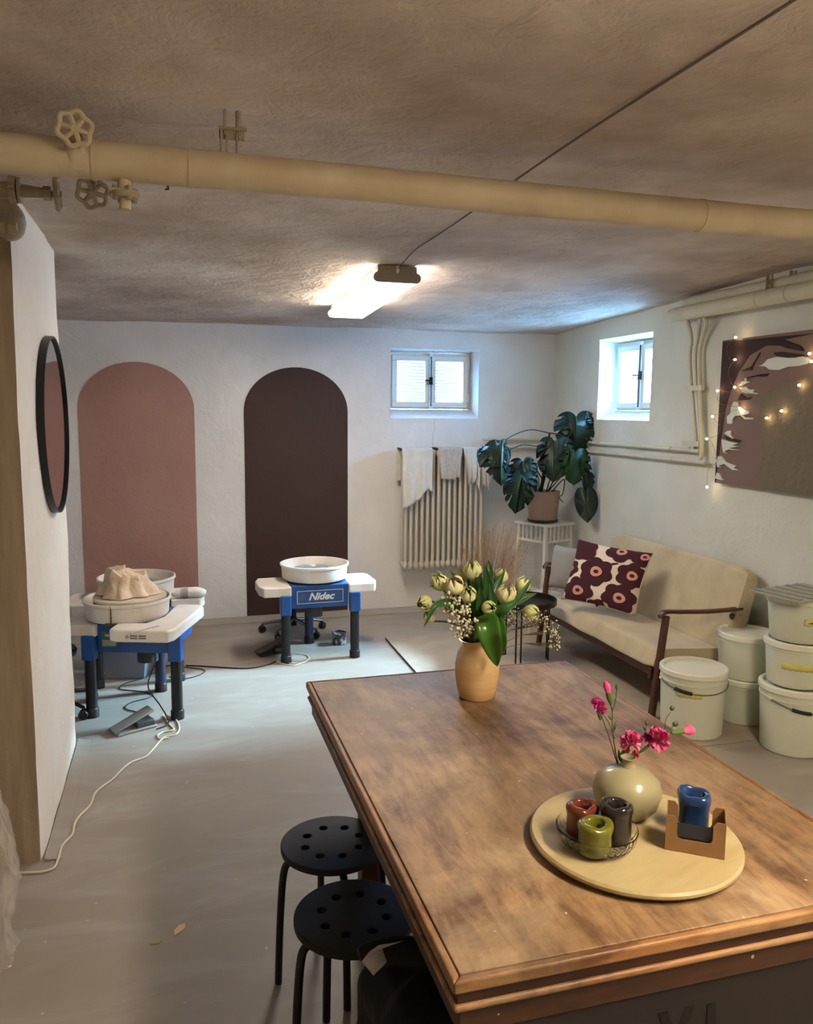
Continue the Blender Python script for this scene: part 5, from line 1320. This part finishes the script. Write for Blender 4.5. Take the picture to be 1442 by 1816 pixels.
def carn(c, size, ax, m, parent, seed):
    rd = random.Random(seed); ax = Vector(ax).normalized(); bm = B()
    for k in range(34):
        d = (ax*rd.uniform(.15, 1.2)+Vector((rd.uniform(-1, 1), rd.uniform(-1, 1), rd.uniform(-1, 1)))).normalized(); s = d.orthogonal().normalized(); s = (s*math.cos(k*2.4)+d.cross(s)*math.sin(k*2.4)); n2 = d.cross(s); sd = rd.random()*20
        L = size*rd.uniform(.75, 1.05)
        def fn(u, v): 
            w_ = size*.75*v**.8; zz = L*v*(1-.15*(2*u-1)**2)+ (.07*size*math.sin(u*22+sd) if v > .95 else 0)
            return Vector(c)-ax*size*.35+d*zz+s*(u-.5)*w_+n2*(size*.16*math.sin(u*9+sd)*v+size*.15*v*v)
        sheet(bm, fn, 10, 4)
    return obj('bloom', bm, m, parent, sharp=180)
def calyx(parent, c, ax, s, m=None): 
    bm = B(); ax = Vector(ax).normalized(); tube(bm, [Vector(c)-ax*s, Vector(c)-ax*s*.3, Vector(c)+ax*s*.3], [s*.15, s*.32, s*.28], 8); return obj('calyx', bm, m or mat('calyx_green', (86, 108, 52), .5), parent)
def vp(px, py, y=1.42): return PY(px, py, y)-VT
def cstem(t, pts, r=.0013): bm = B(); tube(bm, pts, [r*1.1, r*.8], 6, smooth=5); obj('stem', bm, CST, t)
def sl(t, a, b_, w_=.004):
    bm = B(); a, b_ = Vector(a), Vector(b_); d = (b_-a); s = d.cross(Vector((0, -1, .2))).normalized()*w_/2; m_ = a+d*.4
    bm.faces.new([bm.verts.new(p) for p in (a, m_+s, b_, m_-s)]); obj('leaflet', bm, mat('carnation_leaf', (60, 84, 44), .5), t, solid=.0005)
t = thing('carnation', 'magenta carnation bloom on the tall left stem in the squat vase', 'flower', VT)
cstem(t, [(0, 0, -.08), vp(1092, 1345), vp(1078, 1300), vp(1066, 1268)]); carn(vp(1060, 1249), .020, (-.1, -.1, 1), PNK[0], t, 1); calyx(t, vp(1063, 1264), (-.2, 0, 1), .016)
t = thing('carnation', 'tall stem with small pink bud, highest in the squat vase', 'flower', VT)
cstem(t, [(0.002, 0, -.08), vp(1094, 1345), vp(1086, 1290), vp(1086, 1262), vp(1080, 1238)]); calyx(t, vp(1080, 1232), (-.3, 0, 1), .022)
bm = B(); tube(bm, [vp(1079, 1228), vp(1076, 1216), vp(1073, 1208)], [.0055, .008, .003], 8); obj('bud', bm, PNK[1], t)
cstem(t, [vp(1086, 1262), vp(1092, 1240), vp(1094, 1222)]); bm = B(); sphere(bm, vp(1094, 1218), .004, sc=(.8, .8, 1.6)); obj('green_bud', bm, CST, t)
cstem(t, [vp(1090, 1310), vp(1080, 1282), vp(1070, 1268)], .0009); sl(t, vp(1088, 1300), vp(1093, 1276), .006); sl(t, vp(1086, 1278), vp(1077, 1268))
t = thing('carnation', 'pink carnation bloom low in the middle above the squat vase', 'flower', VT)
cstem(t, [(0.003, 0.0, -.08), vp(1102, 1348), vp(1110, 1330)], .002); carn(vp(1122, 1312, 1.40), .024, (.2, -.5, .9), PNK[1], t, 3); calyx(t, vp(1110, 1332), (.5, 0, .8), .024)
carn(vp(1128, 1340, 1.42), .010, (.6, -.4, -.3), mat('red_carnation', (196, 40, 70), .6), t, 5)
sl(t, vp(1100, 1350), vp(1097, 1328), .010); sl(t, vp(1105, 1352), vp(1122, 1338), .010); sl(t, vp(1100, 1352), vp(1138, 1334), .007)
cstem(t, [vp(1104, 1352), vp(1116, 1348), vp(1124, 1356), vp(1118, 1364), vp(1112, 1360)], .0010)
t = thing('carnation', 'wide pink carnation bloom at the right of the squat vase', 'flower', VT)
cstem(t, [(0.004, 0, -.08), vp(1104, 1348), vp(1130, 1335), vp(1155, 1318)], .0018); carn(vp(1172, 1306, 1.40), .027, (.3, -.6, .7), PNK[1], t, 7); carn(vp(1148, 1308, 1.42), .014, (0, -.4, .8), PNK[0], t, 8); calyx(t, vp(1158, 1316), (.8, 0, .5), .016)
cstem(t, [vp(1146, 1310), vp(1145, 1295), vp(1147, 1286)], .0009); bm = B(); sphere(bm, vp(1147, 1282), .0045, sc=(.8, .8, 1.4)); obj('green_bud', bm, CST, t); sl(t, vp(1145, 1298), vp(1140, 1282), .005)
t = thing('carnation', 'rightmost carnation stem with small pink bud and two green buds', 'flower', VT)
cstem(t, [(0.004, 0.003, -.08), vp(1108, 1348), vp(1140, 1332, 1.45), vp(1178, 1305, 1.45), vp(1200, 1298)], .0014); calyx(t, vp(1207, 1297), (1, 0, .05), .022)
bm = B(); tube(bm, [vp(1212, 1297), vp(1221, 1294), vp(1230, 1296)], [.0055, .012, .007], 9); obj('bud', bm, PNK[1], t)
cstem(t, [vp(1180, 1304), vp(1180, 1280), vp(1190, 1262)], .001); cstem(t, [vp(1184, 1302), vp(1192, 1290), vp(1198, 1285)], .001)
bm = B(); sphere(bm, vp(1192, 1256), .0055, sc=(1, .8, 1)); sphere(bm, vp(1198, 1284), .006, sc=(1.2, .8, 1)); obj('green_bud', bm, mat('grey_green_bud', (64, 76, 56), .5), t)

# ------------------------------------------------------------------ glass dish with candle holders
DX, DY = .766, 1.303
t = thing('glass_dish', 'low cut-glass dish on the round board holding three candle holders', 'dish', (DX, DY, BZ))
def facet(p, a):
    if p.z < .02 and math.hypot(p.x, p.y) > .045: k = 1+.045*math.sin(16*a+p.z*300)*math.sin(16*a-p.z*300); p.x *= k; p.y *= k
    return p
bm = B(); lathe(bm, [(0, .001), (.052, .001), (.060, .004), (.068, .010), (.074, .018), (.077, .026), (.078, .035), (.0765, .036), (.0745, .027), (.071, .019), (.064, .011), (.056, .007), (0, .006)], 192, fn=facet)
obj('dish', bm, mat('cut_glass', (255, 255, 255), .03, trans=1, ior=1.28), t)
def holder(name, loc, r, h, m, label, hole, seed, square=0.0, rz=0):
    bm = B(); rd = random.Random(seed)
    def fn(p, a):
        k = 1+.03*math.sin(2*a+seed)+.03*math.sin(3*a+2*seed)*(p.z/h)
        if square: k *= 1-square*.16*(1-abs(math.cos(2*a))**1.0)*-1 if False else 1+square*(.14*abs(math.sin(2*(a)))**1.5)
        p.x *= k; p.y *= k
        if p.z > h*.5: p.z += (.0018*math.sin(2*a+seed)+.0008*math.sin(5*a+seed))*(p.z/h)
        return p
    hr = r*hole
    lathe(bm, [(0, 0), (r*.86, 0), (r*.94, .003), (r*.92, h*.3), (r*.90, h*.6), (r*.97, h*.76), (r, h*.88), (r*.95, h*.96), (r*.85, h), (hr*1.15, h*.995), (hr, h*.96), (hr*.93, h*.6), (hr*.9, h*.42), (0, h*.42)], 48, fn=fn)
    return tag(obj(name, bm, m, loc=loc, rot=(0, 0, rz), sharp=180), label, 'candle holder')
HZ = BZ+.0075
def glaze(n, a, b_, ns=9): return mat(n, a, .22, col2=b_, nscale=ns, coat=.5, bump=.15, bscale=25)
hb = aty(1036, 1478, 1.345); hg = aty(1056, 1512, 1.272); hk = aty(1100, 1500, 1.325)
holder('candle_holder', (.751, 1.335, HZ), .0305, .060, glaze('rust_brown_glaze', (112, 48, 26), (88, 36, 20)), 'rust-brown ceramic candle holder at the back left of the glass dish', .52, 2, .6, .5)
holder('candle_holder', (.742, 1.268, HZ), .0340, .058, glaze('olive_green_glaze', (112, 112, 26), (84, 84, 22)), 'olive-green ceramic candle holder at the front of the glass dish', .50, 1)
holder('candle_holder', (.803, 1.295, HZ), .0315, .074, glaze('charcoal_glaze', (44, 38, 36), (30, 26, 25), 60), 'charcoal ceramic candle holder, tallest in the glass dish', .55, 4)

# ------------------------------------------------------------------ kraft box and blue holder
ba, bb_ = atz(1179, 1506, BZ), atz(1285, 1525, BZ)
d = (bb_-ba); ang = math.atan2(d.y, d.x); bw_ = d.length
t = thing('cardboard_box', 'small open brown cardboard box on the right of the round board', 'box', (ba.x, ba.y, BZ), ang)
KR = mat('kraft_cardboard', (150, 114, 72), .75, col2=(140, 104, 64), nscale=30)
hb_, dp = .070, .062
def upanel(y, th=.0015):
    a, b_ = .0205, bw_-.0225; zc = .026; r = .008; P = [(0, 0), (bw_, 0), (bw_, hb_), (b_+.006, hb_), (b_, hb_-.008), (b_, zc+r), (b_-r*.3, zc+r*.3), (b_-r, zc), (a+r, zc), (a+r*.3, zc+r*.3), (a, zc+r), (a, hb_-.008), (a-.006, hb_), (0, hb_)]
    bm = B(); poly(bm, [(x, y, z) for x, z in P], (0, th, 0)); return bm
obj('front_panel', upanel(0), KR, t, smooth=False)
obj('back_panel', upanel(dp), KR, t, smooth=False)
for x in (0, bw_-.0015):
    bm = B(); poly(bm, [(x, 0.0015, 0), (x, dp, 0), (x, dp, hb_), (x, 0.0015, hb_)], (.0015, 0, 0)); obj('side_panel', bm, KR, t, smooth=False)
bm = B(); box(bm, .0015, bw_-.0015, .0015, dp, 0, .0015); obj('base_panel', bm, KR, t)
bm = B(); box(bm, .004, bw_-.004, .004, dp-.003, .002, .030); obj('dark_block', bm, mat('matte_black', (22, 20, 20), .9), t, bevel=.002)  # low dark block filling the bottom of the box
nb = Vector((-math.sin(ang), math.cos(ang), 0)); cb = ba+d*.47+nb*(dp+.034)
o = holder('candle_holder', (cb.x, cb.y, BZ), .0315, .080, glaze('deep_blue_glaze', (26, 52, 96), (36, 66, 112)), 'deep blue ceramic candle holder standing behind the cardboard box', .58, 3, 1.0, ang)

# ------------------------------------------------------------------ plastic sheeting, paint flakes
PLM = bpy.data.materials.new('crumpled_clear_plastic'); PLM.use_nodes = True; nt = PLM.node_tree; b_ = nt.nodes['Principled BSDF']
b_.inputs['Base Color'].default_value = srgb(228, 218, 204); b_.inputs['Roughness'].default_value = .14; b_.inputs['Alpha'].default_value = .28; b_.inputs['Coat Weight'].default_value = .4
bm = B(); bz = atz(12, 1772, 0.0)
def pl(u, v):
    a = u*2*math.pi; z = .70*v
    pr = [(0, .10), (.1, .085), (.3, .115), (.5, .11), (.75, .09), (.95, .06), (1.0, .02)]
    r = .1
    for (v0, r0), (v1, r1) in zip(pr, pr[1:]):
        if v0 <= v <= v1: r = r0+(r1-r0)*(v-v0)/(v1-v0)
    q = Vector((math.cos(a)*2.6, math.sin(a)*2.6, v*2.6))
    k = 1+.20*noise.turbulence(q, 3, True)*1.0-.10+.14*fnoise(q, 3.0, 4)+.07*fnoise(q, 8, 2)
    return Vector((r*1.15*k*math.cos(a)-.03*v, r*1.6*k*math.sin(a), max(.003, z+.02*fnoise(q, 2, 7)*min(1, v*8))))
sheet(bm, pl, 130, 110); bmesh.ops.remove_doubles(bm, verts=bm.verts, dist=1e-5)
tag(obj('plastic_bag', bm, PLM, loc=(-.60, 2.42, 0), sharp=50), 'crumpled clear plastic bag slumped on the floor before the white pier', 'plastic bag')
def flake(pxs, m, label):
    bm = B(); poly(bm, [atz(x, y, .0012) for x, y in pxs], (0, 0, .001)); tag(obj('paint_flake', bm, m, smooth=False), label, 'flake')
flake([(309, 1650), (318, 1641), (328, 1638), (329, 1645), (322, 1651), (310, 1660)], mat('tan_flake', (226, 190, 140), .7), 'tan paint flake on the floor left of the stools')
flake([(264, 1672), (272, 1664), (282, 1662), (288, 1667), (282, 1673), (268, 1675)], mat('grey_flake', (168, 150, 130), .7), 'greyish paint flake on the floor beside the tan flake')
